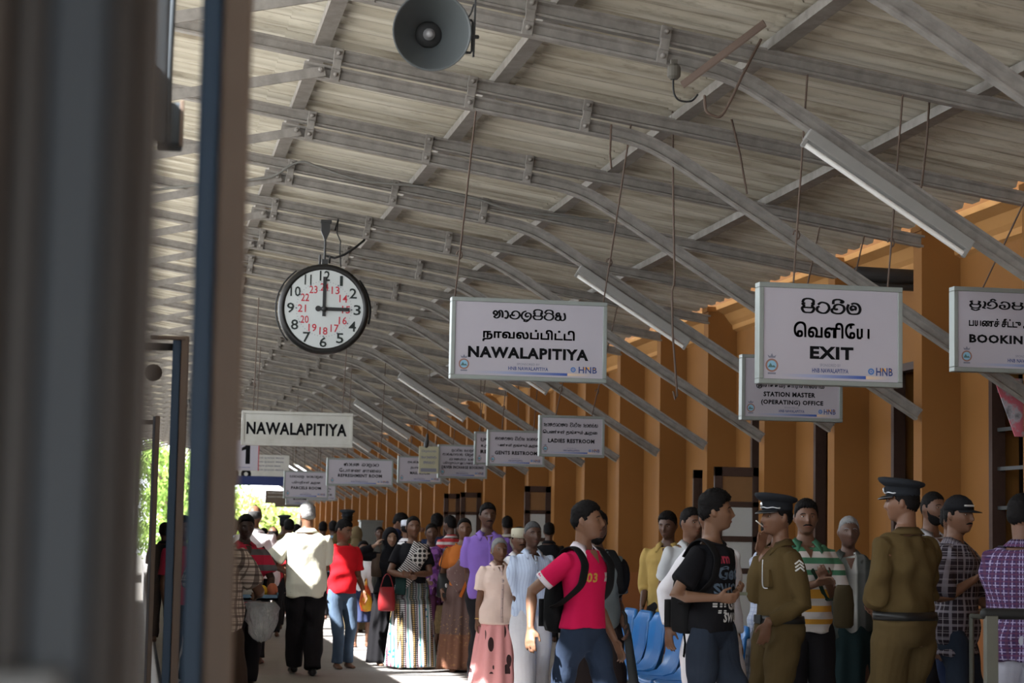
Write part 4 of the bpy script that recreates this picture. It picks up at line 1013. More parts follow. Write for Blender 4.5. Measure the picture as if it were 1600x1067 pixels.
        L.tube([Mh @ Vector((x, y, z)) for x, y, z in ((-.023, -.083, -.0585), (-.011, -.0925, -.0575), (0, -.0945, -.0585), (.011, -.0925, -.0575), (.023, -.083, -.0585))], [(.0022*hs, .002*hs), (.0052*hs, .0045*hs), (.0058*hs, .0045*hs), (.0052*hs, .0045*hs), (.0022*hs, .002*hs)], 8, ref=(0, 0, 1)); L.build('lips', lipm(sk), root, True)
        if smile:
            L = MB(); L.ell((0, 0, 0), (.0145, .0035, .0036)); L.v = [tuple(Mh @ (Vector(v)+Vector((0, -.0945+abs(v[0])*.25, -.0590)))) for v in L.v]; L.build('teeth', teeth, root, True)
        if beard:
            L = MB()
            if 'm' in beard: L.tube([Mh @ Vector((x, y, z)) for x, y, z in ((-.03, -.079, -.052), (-.014, -.0915, -.046), (0, -.095, -.0445), (.014, -.0915, -.046), (.03, -.079, -.052))], [(.003, .003), (.0065, .004), (.0065, .004), (.0065, .004), (.003, .003)], 8, ref=(0, 0, 1))
            if L.v: L.build('moustache', hcol or hair_b, root, True)
            if 'b' in beard:
                def bm_(A, z):
                    a = np.abs(np.degrees(A)); lo = np.interp(a, [0, 20, 40, 70, 85, 100], [-.066, -.07, -.05, -.035, -.0, -.3]); return smooth(.006, -.008, z-lo)*smooth(100, 84, a)
                L = MB(); grid_mesh(L, head_grid(.006, bm_), Mh); L.build('beard', hcol or hair_b, root, True)
    # hair
    hc = hcol or hair_b
    if hair and hair != 'none':
        L = MB(); G = head_grid({'short': .019, 'full': .030, 'crop': .009, 'bald': .009, 'long': .014, 'bun': .013}.get(hair, .014), hairmask('long' if hair in ('long', 'bun') else 'bald' if hair == 'bald' else 'short'))
        amp = {'full': .006, 'short': .003}.get(hair, .0015)
        G = G+np.random.default_rng(int(px)).normal(size=G.shape)*amp*.5
        grid_mesh(L, G, Mh)
        if hair == 'full':
            for q in range(16):
                a = q*2.4; rr = .02+.055*(q/16); L.ell(Mh @ Vector((rr*math.sin(a), -.01+rr*1.1*math.cos(a), .112-.5*rr*rr/.06)), (.02*hs, .022*hs, .016*hs), n=8, m=6)
        L.build('hair', hc, root, True)
        if hair == 'bun':
            L = MB(); L.ell(Mh @ Vector((0, .115, -.03)), (.04*hs, .036*hs, .04*hs)); L.build('hair_bun', hc, root, True)
        if hair == 'long':
            L = MB(); L.tube([Mh @ Vector((0, .095, .01)), Mh @ Vector((0, .115, -.06)), Mh @ Vector((0, .12, -.18)), Mh @ Vector((.01, .12, -.3))], [(.05*hs, .03*hs), (.045*hs, .03*hs), (.035*hs, .025*hs), (.02*hs, .015*hs)], 10, ref=(1, 0, 0)); L.build('ponytail', hc, root, True)
    if cap: cap(P)
    for g_ in wear: g_(P)
    if shoes:
        L = MB()
        for i, (Hp, Kn, A) in enumerate(P.leg):
            tilt = max(0, (A.z-.085*k))*1.6; sx = -1 if i == 0 else 1
            L.tube([A+Vector((0, .055*k, -.045*k)), A+Vector((0, .0, -.038*k)), A+Vector((sx*.008, -.09*k, -.054*k-tilt*.3)), A+Vector((sx*.012, -.185*k, -.06*k-tilt*.5))], [(.036*k, .037*k), (.043*k, .047*k), (.049*k, .031*k), (.04*k, .022*k)], 14, ref=(1, 0, 0))
        L.build('shoes', shoes, root, True)
    tag(root, label, cat, group)
    return P
# ------------------------------------------------------------------ clothes
def shirt(m, hem=.86, sleeve=.42, e=.018, collar=None, fold=.006, flare=.0, neck=1.470, cm=None, placket=None, cuff=None, nm='shirt', vneck=False, tight=0.):
    def f(P):
        k = P.k; b = MB()
        T = [t for t in torso_rings(k, P.w, e, fem=P.fem) if hem*k-.03*k <= t[0] <= neck*k+.001]
        T = [(hem*k, T[0][1]+flare*k, T[0][2]+flare*k, T[0][3])]+[t for t in T if t[0] > hem*k+.02*k]
        T = [(z, a*(1-.06*tight), c*(1-.06*tight), y) for z, a, c, y in T]
        b.loft(P.rings(T))
        for nm_ in 'RL':
            S, Eb, W = P.arm[nm_][:3]; sx = P.arm[nm_][3]
            L1 = (Eb-S).length; L2 = (W-Eb).length; tot = L1+L2; L = sleeve*tot; g = P.w**.6
            pts = [S+Vector((-sx*.055*k, 0, -.012*k)), S+Vector((0, 0, .002*k)), S.lerp(Eb, .2)]; rad = [.054*k*g+e*.3*k, .053*k*g+e*.7*k, .053*k*g+e*k]
            if L <= L1: pts.append(S.lerp(Eb, L/L1)); rad.append(.05*k*g+e*k+.010*k*(1-tight))
            else:
                pts += [S.lerp(Eb, .6), Eb]; rad += [.050*k*g+e*k, .046*k*g+e*k]
                q = (L-L1)/L2
                if q > .3: pts.append(Eb.lerp(W, q*.5)); rad.append(.044*k*g+e*k)
                pts.append(Eb.lerp(W, q)); rad.append((.030 if q > .8 else .036)*k*g+e*.8*k)
            b.tube(pts, rad, 14, round_=False)
        o = remesh(b, nm, m, P.root, max(.008, P.vox), 4, fold*2.3*k, int(P.s*7+k*1000) % 9999)
        P.shirt = o
        if collar: collar_(P, cm or m, collar)
        if cuff:
            b = MB()
            for nm_ in 'RL':
                S, Eb, W = P.arm[nm_][:3]; L1 = (Eb-S).length; L2 = (W-Eb).length; L = sleeve*(L1+L2); g = P.w**.6
                if L <= L1: A, Bq = S, Eb; q = L/L1; rr = .05*k*g+e*k+.010*k*(1-tight)
                else: A, Bq = Eb, W; q = (L-L1)/L2; rr = (.030 if q > .8 else .036)*k*g+e*.8*k
                c0 = A.lerp(Bq, q-.05); c1 = A.lerp(Bq, q+.015); b.tube([c0, c1], [rr+.004*k, rr+.004*k], 16, round_=False)
            b.build('sleeve_band', cuff, P.root, True)
        if placket:
            b = MB(); n = 9; zs = np.linspace(1.43, hem+.02, n); pts = [surf(P, 0, z*k, -1) for z in zs]
            b.tube(pts, [(.015*k, .003*k)]*n, 8, ref=(1, 0, 0), round_=False); b.build('placket', placket, P.root, True)
            b = MB()
            for z in np.linspace(1.38, hem+.08, 6): q = surf(P, 0, z*k, -1); b.ell(q+Vector((0, -.006*k, 0)), (.006, .003, .006), n=8, m=5)
            b.build('buttons', plain('button', (.3, .28, .26), .4, 0, 0), P.root, True)
    return f
_bv = {}
def bvh(o):
    if o.name not in _bv:
        me = o.data; _bv[o.name] = BVHTree.FromPolygons([v.co for v in me.vertices], [tuple(p.vertices) for p in me.polygons])
    return _bv[o.name]
def surf(P, x, z, side=-1, off=.003, o=None):
    """point on the front (-1) or back (1) of the upper garment"""
    hit = bvh(o or P.shirt).ray_cast(Vector((x, side*1.0, z)), Vector((0, -side, 0)))
    q = hit[0] if hit[0] is not None else Vector((x, side*.062*P.k, z)); return q+Vector((0, side*off, 0))
def collar_(P, m, kind):
    k = P.k; b = MB(); n = 26; g = P.w**.5; T = torso_rings(k, P.w, .022, fem=P.fem)
    I = lambda zz, q: float(np.interp(zz, [t[0] for t in T], [t[q] for t in T]))
    if kind == 'round':
        zc = 1.452*k; a0 = I(zc, 1)*.80; c0 = I(zc, 2)*.86
        b.tube([P.Lean @ Vector((a0*math.cos(a), I(zc, 3)+c0*math.sin(a)-.010*k*max(0, -math.sin(a)), zc+.012*k-.032*k*max(0, -math.sin(a)))) for a in np.linspace(0, 2*math.pi, 28)], .009*k, 8)
        b.build('collar', m, P.root, True)
        return
    big = 1.25 if kind == 'big' else 1.0
    # skin showing in the open neck
    dp = (.085 if kind != 'shirt' else .10)*k; nb = MB(); rows = []
    for r_ in range(7):
        q = r_/6; zz = 1.447*k-dp*q; hw = .040*k*g*(1-q)+.002*k
        rows.append([surf(P, hw*(c_-.5)*2, zz, -1, .0035) for c_ in np.linspace(0, 1, 5)])
    nb.loft(rows, closed=False, cap=False); nb.build('open_neck', P.skin, P.root, True)
    top = []; mid = []; bot = []; op = .085
    for i in range(n+1):
        a = (op+(1-2*op)*i/n)*2*math.pi-math.pi/2
        ca, sa = math.cos(a), math.sin(a); fr = max(0, -sa)
        zb = 1.445*k-.030*k*fr**2; a1 = I(zb, 1)*.86; c1 = I(zb, 2)*.94; y1 = I(zb, 3)
        mid.append(P.Lean @ Vector((.067*k*g*ca, .016*k+.066*k*g*sa, 1.498*k-.030*k*fr)))
        top.append(P.Lean @ Vector((.062*k*g*ca, .016*k+.062*k*g*sa, 1.462*k-.028*k*fr)))
        bot.append(P.Lean @ Vector((a1*ca, y1+c1*sa-.006*k*fr, zb+.012*k)))
    for e_ in (0, -1):
        bot[e_] = surf(P, bot[e_].x*1.25*big, 1.372*k if kind == 'big' else 1.392*k, -1, .006*k)
        e2 = 1 if e_ == 0 else -2; bot[e2] = surf(P, bot[e2].x*1.15, 1.39*k if kind == 'big' else 1.405*k, -1, .007*k)
        e3 = 2 if e_ == 0 else -3; bot[e3] = (bot[e3]+surf(P, bot[e3].x*1.1, 1.42*k, -1, .008*k))/2
    b.loft([top, mid, bot], closed=False)
    me = b.mesh('collar', fix=True); o = mesh_obj('collar', me, m, P.root, True)
    so_ = o.modifiers.new('s', 'SOLIDIFY'); so_.thickness = .005*k; so_.offset = 0
def trousers(m, top=.97, e=.016, cut=0., fold=.006, length=1., nm='trousers', wide=1., tuck=False):
    def f(P):
        k = P.k; b = MB(); g = P.w**.6
        T = [t for t in torso_rings(k, P.w, e*.9 if tuck else .004, z0=.80, z1=1.1, fem=P.fem) if t[0] <= top*k+.001]; T.append((top*k, T[-1][1]*.99, T[-1][2]*.99, T[-1][3])); T = sorted(T)
        b.loft(P.rings(T))
        for Hp, Kn, A in P.leg:
            end = Kn.lerp(A, length+.03) if length >= 1 else Kn.lerp(A, length)
            w_ = wide
            b.tube([Hp+Vector((0, 0, .03*k)), Hp.lerp(Kn, .2), Hp.lerp(Kn, .55), Kn, Kn.lerp(A, .45), end], [.082*k*g+e*.7*k, (.084*k*g+e*k)*w_**.5, (.070*k*g+e*k)*w_, (.056*k*g+e*1.1*k)*w_, (.052*k*g+e*1.2*k)*w_, (.046*k*g+e*1.2*k+cut*k)*w_], 16, round_=False)
        P.legs = remesh(b, nm, m, P.root, max(.008, P.vox), 4, fold*2.3*k, int(P.s*13) % 9999)
    return f
def skirt(m, top=1.0, hem=.08, flare=.10, folds=16, amp=.012, nm='skirt', w0=1.0, e=.02):
    def f(P):
        k = P.k; b = MB(); n = 96; rg = np.random.default_rng(int(P.s)); ph = rg.uniform(0, 6, 4)
        fx = sum((A for _, _, A in P.leg), Vector())/2; out = []
        for i in range(26):
            q = i/25; z = top+(hem-top)*q
            T = torso_rings(k, P.w, e, fem=True)
            if z > .80: a = np.interp(z*k, [t[0] for t in T], [t[1] for t in T]); c = np.interp(z*k, [t[0] for t in T], [t[2] for t in T])
            else: a = (T[0][1]+.015*k)*1.04; c = (T[0][2]+.025*k)*1.05
            if z < .93: a += flare*k*(.93-z)/.85; c += flare*k*(.93-z)/.85*.95
            am = amp*k*min(1, q*2.2); ring = []
            for j in range(n):
                t = 2*math.pi*j/n; dd = am*(math.sin(folds*t+ph[0]+1.2*math.sin(2*t+ph[1])+q*.8)+.5*math.sin((folds*.55)//1*t+ph[2]))
                ring.append(Vector((fx.x*q*.7+(a+dd)*math.cos(t), .012*k+fx.y*q*.7+(c+dd)*math.sin(t), z*k+ (0.006*k*math.sin(3*t+ph[3]) if i == 25 else 0))))
            out.append(ring)
        b.loft(out); P.legs = b.build(nm, m, P.root, True)
    return f
def band(m, path, wd, nm='sash', th=.012, src='shirt', pleat=0., lift=.012):
    """a strip laid over the figure: path of (x, z, side) in body units"""
    def f(P):
        k = P.k; b = MB(); pts = crom3([Vector((x, 0 if abs(sd) < .5 else sd, z)) for x, z, sd in path], 7); rows = []
        n = 9
        cen = []
        for i, q in enumerate(pts):
            t = (pts[min(i+1, len(pts)-1)]-pts[max(i-1, 0)]); t2 = Vector((t.x, 0, t.z)); t2 = t2.normalized() if t2.length > 1e-4 else Vector((0, 0, 1)); nn = Vector((-t2.z, 0, t2.x)); row = []
            ww = wd[0]+(wd[1]-wd[0])*i/(len(pts)-1) if isinstance(wd, tuple) else wd
            for j in range(n):
                s_ = (j/(n-1)-.5)*ww; xx = (q.x+nn.x*s_)*k; zz = (q.z+nn.z*s_)*k; sd = q.y
                T = torso_rings(k, P.w, .030, fem=True); a = np.interp(zz, [t_[0] for t_ in T], [t_[1] for t_ in T]); c = np.interp(zz, [t_[0] for t_ in T], [t_[2] for t_ in T])
                if zz > 1.40*k: c = max(c, .10*k)
                xx = max(-a*1.06, min(a*1.06, xx)) if zz < 1.38*k else xx
                yy = math.copysign(c*math.sqrt(max(0., 1-(min(1, abs(xx)/(a*1.08)))**2.4)), sd)*min(1, abs(sd))
                if zz > 1.42*k: zz = min(zz, 1.455*k-(abs(xx)-.06*k)*.25)
                row.append(Vector((xx, yy+math.copysign(lift*k+pleat*k*math.sin(j*2.2), sd if abs(sd) > .05 else 1), zz)))
            rows.append(row)
        b.loft(rows, closed=False, cap=False)
        o = mesh_obj(nm, b.mesh(nm), m, P.root, True); so_ = o.modifiers.new('s', 'SOLIDIFY'); so_.thickness = th*k; so_.offset = 0
    return f
def belt(m, z=.97, h=.022, buckle=None):
    def f(P):
        k = P.k; b = MB(); T = torso_rings(k, P.w, .026); I = lambda zz, q: np.interp(zz, [t[0] for t in T], [t[q] for t in T])
        b.loft(P.rings([(zz, I(zz, 1)+.002*k+d, I(zz, 2)+.002*k+d, I(zz, 3)) for zz, d in (((z-h)*k, -.004), ((z-h)*k, .003), ((z+h)*k, .003), ((z+h)*k, -.004))])); o = b.build('belt', m, P.root, True)
        if buckle:
            q = Vector((0, -I(z*k, 2)-.008*k+I(z*k, 3), z*k)); b = MB(); b.box((q.x-.035*k, q.y-.008, q.z-.028*k), (q.x+.035*k, q.y+.004, q.z+.028*k)); b.build('buckle', buckle, o, bevel=.003)
    return f
# ------------------------------------------------------------------ headgear
def ovl(P, z, a, b, y0=0., tilt=0., n=36):
    return [P.Mh @ Vector((a*math.cos(t), y0+b*math.sin(t), z-tilt*(b*math.sin(t)))) for t in np.linspace(0, 2*math.pi, n, endpoint=False)]
cap_dk = cloth('police_cap_navy', (.016, .018, .022)); patent = plain('patent_black', (.008, .008, .009), .25, 0, 0, spec=.5)
silver = plain('silver', (.55, .56, .58), .3, .8, .1)
def police_cap(P):
    b = MB(); b.loft([ovl(P, .045, .081, .101), ovl(P, .06, .085, .105), ovl(P, .10, .086, .106, -.002, .06), ovl(P, .102, .092, .112, -.002, .06), ovl(P, .118, .116, .136, -.006, .10), ovl(P, .132, .124, .144, -.008, .12), ovl(P, .143, .118, .138, -.008, .12), ovl(P, .150, .09, .105, -.005, .12), ovl(P, .153, .02, .03, 0, .12)])
    o = b.build('police_cap', cap_dk, P.root, True)
    b = MB(); rows = []
    for q, (ext, dz_) in enumerate(((0, 0), (.022, -.004), (.043, -.016), (.052, -.024))):
        rows.append([P.Mh @ Vector(((.083+ext*.25)*math.sin(t), -(.102+ext*max(0, math.cos(t))**.6)*math.cos(t), .050+dz_*max(0, math.cos(t))**.5)) for t in np.linspace(-1.25, 1.25, 21)])
    b.loft(rows, closed=False); v_ = mesh_obj('visor', b.mesh('v'), patent, o, True); q = v_.modifiers.new('s', 'SOLIDIFY'); q.thickness = .004
    b = MB(); b.tube([P.Mh @ Vector((.089*math.sin(t), -.109*math.cos(t), .064+.003*math.sin(9*t))) for t in np.linspace(-1.35, 1.35, 25)], .0045, 6); b.build('silver_cord', silver, o, True)
    b = MB(); b.ell(P.Mh @ Vector((0, -.114, .083)), (.013, .006, .018))
    b.build('cap_badge', silver, o, True)
    b = MB(); b.ell(P.Mh @ Vector((.087, -.03, .062)), (.006, .006, .006)); b.ell(P.Mh @ Vector((-.087, -.03, .062)), (.006, .006, .006)); b.build('cap_button', silver, o, True)
def baseball(P):
    b = MB(); b.loft([ovl(P, .035, .083, .103), ovl(P, .07, .082, .101), ovl(P, .10, .070, .086), ovl(P, .122, .045, .056), ovl(P, .131, .01, .012)]); o = b.build('cap', cloth('black_cap', (.010, .010, .012)), P.root, True)
    b = MB(); rows = [[P.Mh @ Vector(((.080+e*.1)*math.sin(t), -(.100+e*max(0, math.cos(t))**.7)*math.cos(t), .040-e*.22)) for t in np.linspace(-1.15, 1.15, 17)] for e in (0, .035, .07)]
    b.loft(rows, closed=False); v_ = mesh_obj('visor', b.mesh('v'), cloth('black_cap', (.010, .010, .012)), o, True); q = v_.modifiers.new('s', 'SOLIDIFY'); q.thickness = .004
    b = MB(); b.tube([P.Mh @ Vector((.082*math.sin(t), -.103*math.cos(t), .066)) for t in np.linspace(-.7, .9, 9)], [(.006, .002)]*9, 6, ref=(0, 0, 1)); b.build('white_mark', plain('white_thread', (.5, .5, .5), .8, 0, 0), o, True)
def kufi(m):
    def f(P):
        b = MB(); b.loft([ovl(P, .03, .083, .103, 0, -.12), ovl(P, .07, .083, .103, 0, -.08), ovl(P, .108, .080, .098, 0, -.05), ovl(P, .121, .068, .084), ovl(P, .126, .02, .03)]); b.build('prayer_cap', m, P.root, True)
    return f
def hijab(m):
    def f(P):
        def mk(A, z):
            a = np.abs(np.degrees(A)); r_ = np.sqrt((a/52)**2+((z+.012)/.088)**2); return smooth(.86, 1.02, r_)
        b = MB(); grid_mesh(b, head_grid(.020, mk), P.Mh); k = P.k
        T = [(1.30, .165, .125, -.02), (1.38, .17, .12, 0), (1.44, .13, .10, .0), (1.49, .09, .085, .0), (1.54, .078, .082, .005), (1.58, .07, .078, .01)]
        b.loft(P.rings([(z*k, a*k, c*k, y*k) for z, a, c, y in T])); b.build('headscarf', m, P.root, True)
    return f
def decal_text(P, items, m, nm='shirt_print', off=.004, rot=0.):
    """letters laid on the chest: (text, x, z, width, height)"""
    b = MB(); k = P.k
    for tx, x, z, ww, hh in items:
        vs, fs = fit_text(tx, ww*k, hh*k, .035) if isinstance(tx, str) else tx
        c, s_ = math.cos(rot), math.sin(rot)
        b.add([surf(P, x*k+v.x*c-v.y*s_, z*k+v.x*s_+v.y*c, -1, off) for v in vs], fs)
    return b.build(nm, m, P.shirt, fix=False)
def held(name, mb, m, label, cat, smooth_=True, group=None):
    o = mb.build(name, m, smooth=smooth_); tag(o, label, cat, group); return o
def W_(P, v): return P.root.matrix_basis @ Vector(v)
# ================================================================== the crowd
S1 = (.15, .072, .042); S2 = (.125, .060, .036); S3 = (.085, .042, .028); S4 = (.20, .105, .065); S5 = (.26, .15, .10)
khaki = cloth('police_khaki', (.075, .050, .019)); khaki_t = cloth('police_khaki_trousers', (.072, .049, .020))
jeans = cloth('blue_denim', (.022, .034, .062), .35); jeans_l = cloth('faded_denim', (.07, .105, .16), .45); jeans_d = cloth('dark_denim', (.02, .027, .042), .35)
blackc = cloth('black_cloth', (.008, .008, .010)); dkt = cloth('dark_trousers', (.014, .013, .015)); navyc = cloth('navy_cloth', (.02, .03, .07))
whitec = cloth('white_cloth', (.76, .74, .78), .05); offw = cloth('cream_shirt', (.66, .65, .55), .06); greyc = cloth('grey_teal_cloth', (.115, .135, .14))
leather = plain('black_leather', (.012, .012, .012), .4, 0, .2)
strapm = cloth('black_webbing', (.010, .010, .011))
# -- officer smoking
P1 = person('police officer in khaki and peaked cap, smoking, seen in profile facing left', 1217, 781, 245, -80, sk=S1, w=1.02,
    RH=(1190, 868, .03), RP=(-.4, .2, -1), rhd=(.0, -.05, 1), LH=(1200, 972, -.15), LP=(.45, 1, 0), lhd=(-.15, .1, -1), curl=.35, cap=police_cap,
    wear=(trousers(khaki_t, 1.0, .022, wide=1.12, tuck=True), shirt(khaki, .98, .97, .020, 'shirt', cm=khaki, fold=.008), belt(leather, .98, .024, plain('dark_buckle', (.03, .035, .035), .4, .3, .1))))
def chevron(P, arm, m, fr=.22):
    S, Eb, W, sx = P.arm[arm][:4]; k = P.k; b = MB(); c = S.lerp(Eb, fr)
    for z in (0, .022, .044):
        pts = [c+Vector((sx*.075*k, y*k, (z-abs(y)*.7+.01)*k)) for y in (-.032, -.016, 0, .016, .032)]
        b.tube([Vector((bvh_out(P, p, sx))) for p in pts], [(.0055*k, .002*k)]*5, 6, ref=(0, 0, 1))
    return b.build('chevrons', m, P.shirt)
def bvh_out(P, p, sx):
    h = bvh(P.shirt).ray_cast(p+Vector((sx*.3, 0, 0)), Vector((-sx, 0, 0))); return (h[0] if h[0] is not None else p)+Vector((sx*.003, 0, 0))
chevron(P1, 'L', plain('chevron_white', (.6, .6, .58), .6, 0, 0))
b = MB(); q = surf(P1, .07*P1.k, 1.25*P1.k); b.box((q.x-.05, q.y-.008, q.z-.06), (q.x+.05, q.y+.02, q.z+.05)); b.build('chest_pocket', khaki, P1.shirt, bevel=.004)
b = MB(); b.tube(crom3([surf(P1, .03*P1.k, 1.36*P1.k), surf(P1, .045*P1.k, 1.2*P1.k, off=.01), surf(P1, .08*P1.k, 1.18*P1.k, off=.01)], 6), .004, 6); b.build('whistle_cord', silver, P1.shirt, True)
S, Eb, Wr, sx, d, t_, nr = P1.arm['R']; tip = Wr+d*.15*P1.k+nr*.02
c0 = W_(P1, P1.Mh @ Vector((-.006, -.098, -.056))); c1 = c0+Vector((-.055, -.03, .035))
b = MB(); b.tube([c0, c1], .0042, 8, round_=False); held('cigarette', b, plain('cigarette_paper', (.75, .73, .7), .8, 0, 0), 'white cigarette at the lips of the smoking officer', 'cigarette')
# -- officer seen from behind
P2 = person('police officer in khaki and peaked cap with his back to the view', 1413, 757, 255, -152, head=(27, 0), sk=S1, w=1.12, curl=.8,
    LH=(1374, 936, .14), LP=(.9, .6, -.5), RH=(-.16, -.26, 1.03), RP=(-1, .3, -.4), cap=police_cap,
    wear=(trousers(khaki_t, 1.0, .024, wide=1.15, tuck=True), shirt(khaki, .98, .93, .022, 'shirt', cm=khaki, fold=.009), belt(leather, .98, .024)))
# -- young man in the red polo
redpolo = cloth('crimson_polo', (.55, .010, .075), .08)
P3 = person('young man walking in a crimson polo shirt with white collar and a black backpack', 915, 786, 252, 38, head=(28, -2), sk=(.19, .098, .060), w=.93, smile=True, curl=.45, hair='short',
    RH=(829, 982, -.10), RP=(-.2, 1, 0), LH=(.26, -.05, .86), feet=((-.09, .28), (.09, -.30)),
    wear=(trousers(jeans, .95, .018), shirt(redpolo, .94, .36, .017, 'big', flare=.006, cm=plain('white_collar', (.66, .60, .66), .8, 0, .04), fold=.0035, cuff=None, tight=.6)))
P3b = MB()
for nm_ in 'RL':
    S, Eb, W = P3.arm[nm_][:3]; k = P3.k; L1 = (Eb-S).length; q = .36*(L1+(W-Eb).length)/L1
    for o_, m_ in ((0, 1), ):
        P3b.tube([S.lerp(Eb, q-.10), S.lerp(Eb, q+.015)], [.0665*k, .0655*k], 18, round_=False)
P3b.build('sleeve_band', plain('white_collar', (.66, .60, .66), .8, 0, .04), P3.shirt, True)
decal_text(P3, [('03', -.06, 1.27, .085, .062)], plain('gold_print', (.48, .26, .05), .7, 0, .1), 'number_print')
decal_text(P3, [('xx', .085, 1.275, .05, .06)], plain('white_print', (.6, .6, .6), .7, 0, 0), 'chest_badge')
def backpack(P, name, label, m, sz=(.28, .15, .42), z=1.16, off=.0, strapside='RL', dx=0., tails=True):
    k = P.k; r = empty(name, W_(P, (dx, .20*k, z*k-sz[2]/2)), P.root.rotation_euler.z)
    b = MB(); rows = []
    for q, (f_, d_) in enumerate(((.8, .6), (.97, .9), (1, 1), (1, .98), (.95, .85), (.75, .6), (.45, .3))):
        zz = (0, .03, .12, .5, .8, .95, 1.)[q]*sz[2]; a = sz[0]/2*f_; c = sz[1]*d_
        rows.append([Vector((a*abs(math.cos(t))**.6*math.copysign(1, math.cos(t)), -.10*k+c/2+c/2*abs(math.sin(t))**.6*math.copysign(1, math.sin(t)), zz)) for t in np.linspace(0, 2*math.pi, 28, endpoint=False)])
    b.loft(rows); b.build('pack', m, r, True)
    b = MB(); rows = [[p*1 for p in x] for x in ([Vector((sz[0]*.36*abs(math.cos(t))**.6*math.copysign(1, math.cos(t)), -.10*k+sz[1]*.95+.035*(1+math.sin(t)), zz*sz[2])) for t in np.linspace(0, 2*math.pi, 20, endpoint=False)] for zz in (.08, .12, .42, .48))]
    b.loft(rows); b.build('pocket', m, r, True)
    for s_ in strapside:
        sx = -1 if s_ == 'R' else 1; x0 = sx*.130*k
        T_ = torso_rings(k, P.w, .032)
        def ty(x, z): a_ = np.interp(z, [q_[0] for q_ in T_], [q_[1] for q_ in T_]); c_ = np.interp(z, [q_[0] for q_ in T_], [q_[2] for q_ in T_]); return Vector((x, -c_*max(0, 1-(min(1, abs(x)/a_))**2.6)**.42, z))
        loc_ = [Vector((x0*.9, .13*k, 1.36*k)), Vector((x0*.9, .07*k, 1.44*k)), Vector((x0*.9, .0, 1.462*k)), Vector((x0*.92, -.055*k, 1.43*k))]+[ty(x0*q_, z_*k) for q_, z_ in ((1.0, 1.36), (1.06, 1.29), (1.14, 1.22))]
        loc_ += [Vector((sx*.180*k, -.03*k, 1.15*k)), Vector((sx*.180*k, .05*k, 1.10*k)), Vector((sx*.14*k, .13*k, 1.08*k))]
        pts = crom3(loc_, 5); b = MB(); b.tube(pts, [(.040*k, .008*k)]*len(pts), 12, ref=(1, 0, 0)); o = b.build('shoulder_strap', strapm, r, True)
        o.matrix_parent_inverse = Matrix(); o.location = Vector((-dx, -.20*k, -(z*k-sz[2]/2)))
    if tails:
        for i, xx in enumerate((-.06, .02)):
            b = MB(); b.tube([(xx, -.02, .05), (xx-.02, -.05, -.06), (xx-.05-.02*i, -.06, -.14-.05*i)], [(.012, .003)]*3, 8, ref=(1, 0, 0)); b.build('strap_end', strapm, r, True)
    tag(r, label, 'backpack', None); return r
backpack(P3, 'backpack', 'black backpack on the back of the crimson polo shirt', strapm, z=1.13)
# -- young man in black t-shirt
P4 = person('young man in a black printed t-shirt and dark jeans, looking right', 1116, 771, 255, 42, head=(36, -2), sk=(.17, .088, .052), w=.92, smile=True, curl=.8, hair='full',
    RH=(1120, 934, -.20), RP=(-.8, .6, -.8), LH=(1146, 928, -.05), LP=(.35, .8, -.8), feet=((-.10, .16), (.10, -.22)),
    wear=(trousers(jeans_d, .98, .020), shirt(blackc, .90, .36, .016, 'round', fold=.006)))
blueprint_ = plain('blue_print', (.085, .12, .17), .7, 0, .1); whiteprint = plain('white_print', (.5, .5, .5), .7, 0, .1)
decal_text(P4, [('Get', -.005, 1.265, .19, .085), ('SWO', -.025, 1.165, .20, .075)], blueprint_)
decal_text(P4, [('Get', .035, 1.075, .13, .07), ('SWO', .015, .995, .15, .06), ('= = =', -.09, 1.07, .08, .025), ('= =', -.075, 1.03, .06, .02)], whiteprint)
decal_text(P4, [('mm', -.07, 1.345, .09, .045)], plain('red_shirt_print', (.25, .02, .04), .7, 0, .1))
backpack(P4, 'backpack', 'black backpack slung on the shoulder of the black t-shirt', strapm, strapside='R', z=1.10)
b = MB(); p = W_(P4, P4.arm['L'][2]+P4.arm['L'][4]*.08); b.box((p.x-.03, p.y-.06, p.z-.02), (p.x+.03, p.y-.02, p.z+.0)); held('folded_note', b, plain('green_note', (.12, .13, .09), .7), 'small folded note in the fingers of the young man in black', 'note', False)
# -- man in white trousers behind
P5 = person('man in a grey white short sleeved shirt glancing back behind the black t-shirt', 1079, 796, 193, 10, head=(16, 0), sk=S1, w=1.0, RH=(1050, 955, -.02), LH=(.24, .02, .84),
    wear=(trousers(navyc, 1.0, .028, wide=1.15), shirt(cloth('pale_grey_shirt', (.46, .47, .48)), .86, .42, .02, 'shirt')))
P5b = person('man in a white long sleeved shirt and white trousers hidden behind the black t-shirt', 1111, 784, 238, 18, sk=S1, w=.98, RH=(1044, 982, .0), LH=(.24, .02, .84),
    wear=(trousers(whitec, 1.0, .030, wide=1.35), shirt(whitec, .92, .95, .018, 'shirt')))
# -- man in yellow shirt
P6 = person('man in a mustard yellow shirt standing by the blue seats', 1044, 801, 181, -25, head=(-10, 10), sk=S3, w=1.0, RH=(1003, 948, 0), LH=(.26, .0, .85),
    wear=(trousers(dkt), shirt(cloth('mustard_shirt', (.38, .26, .085)), .86, .66, .022, 'shirt', fold=.008)))
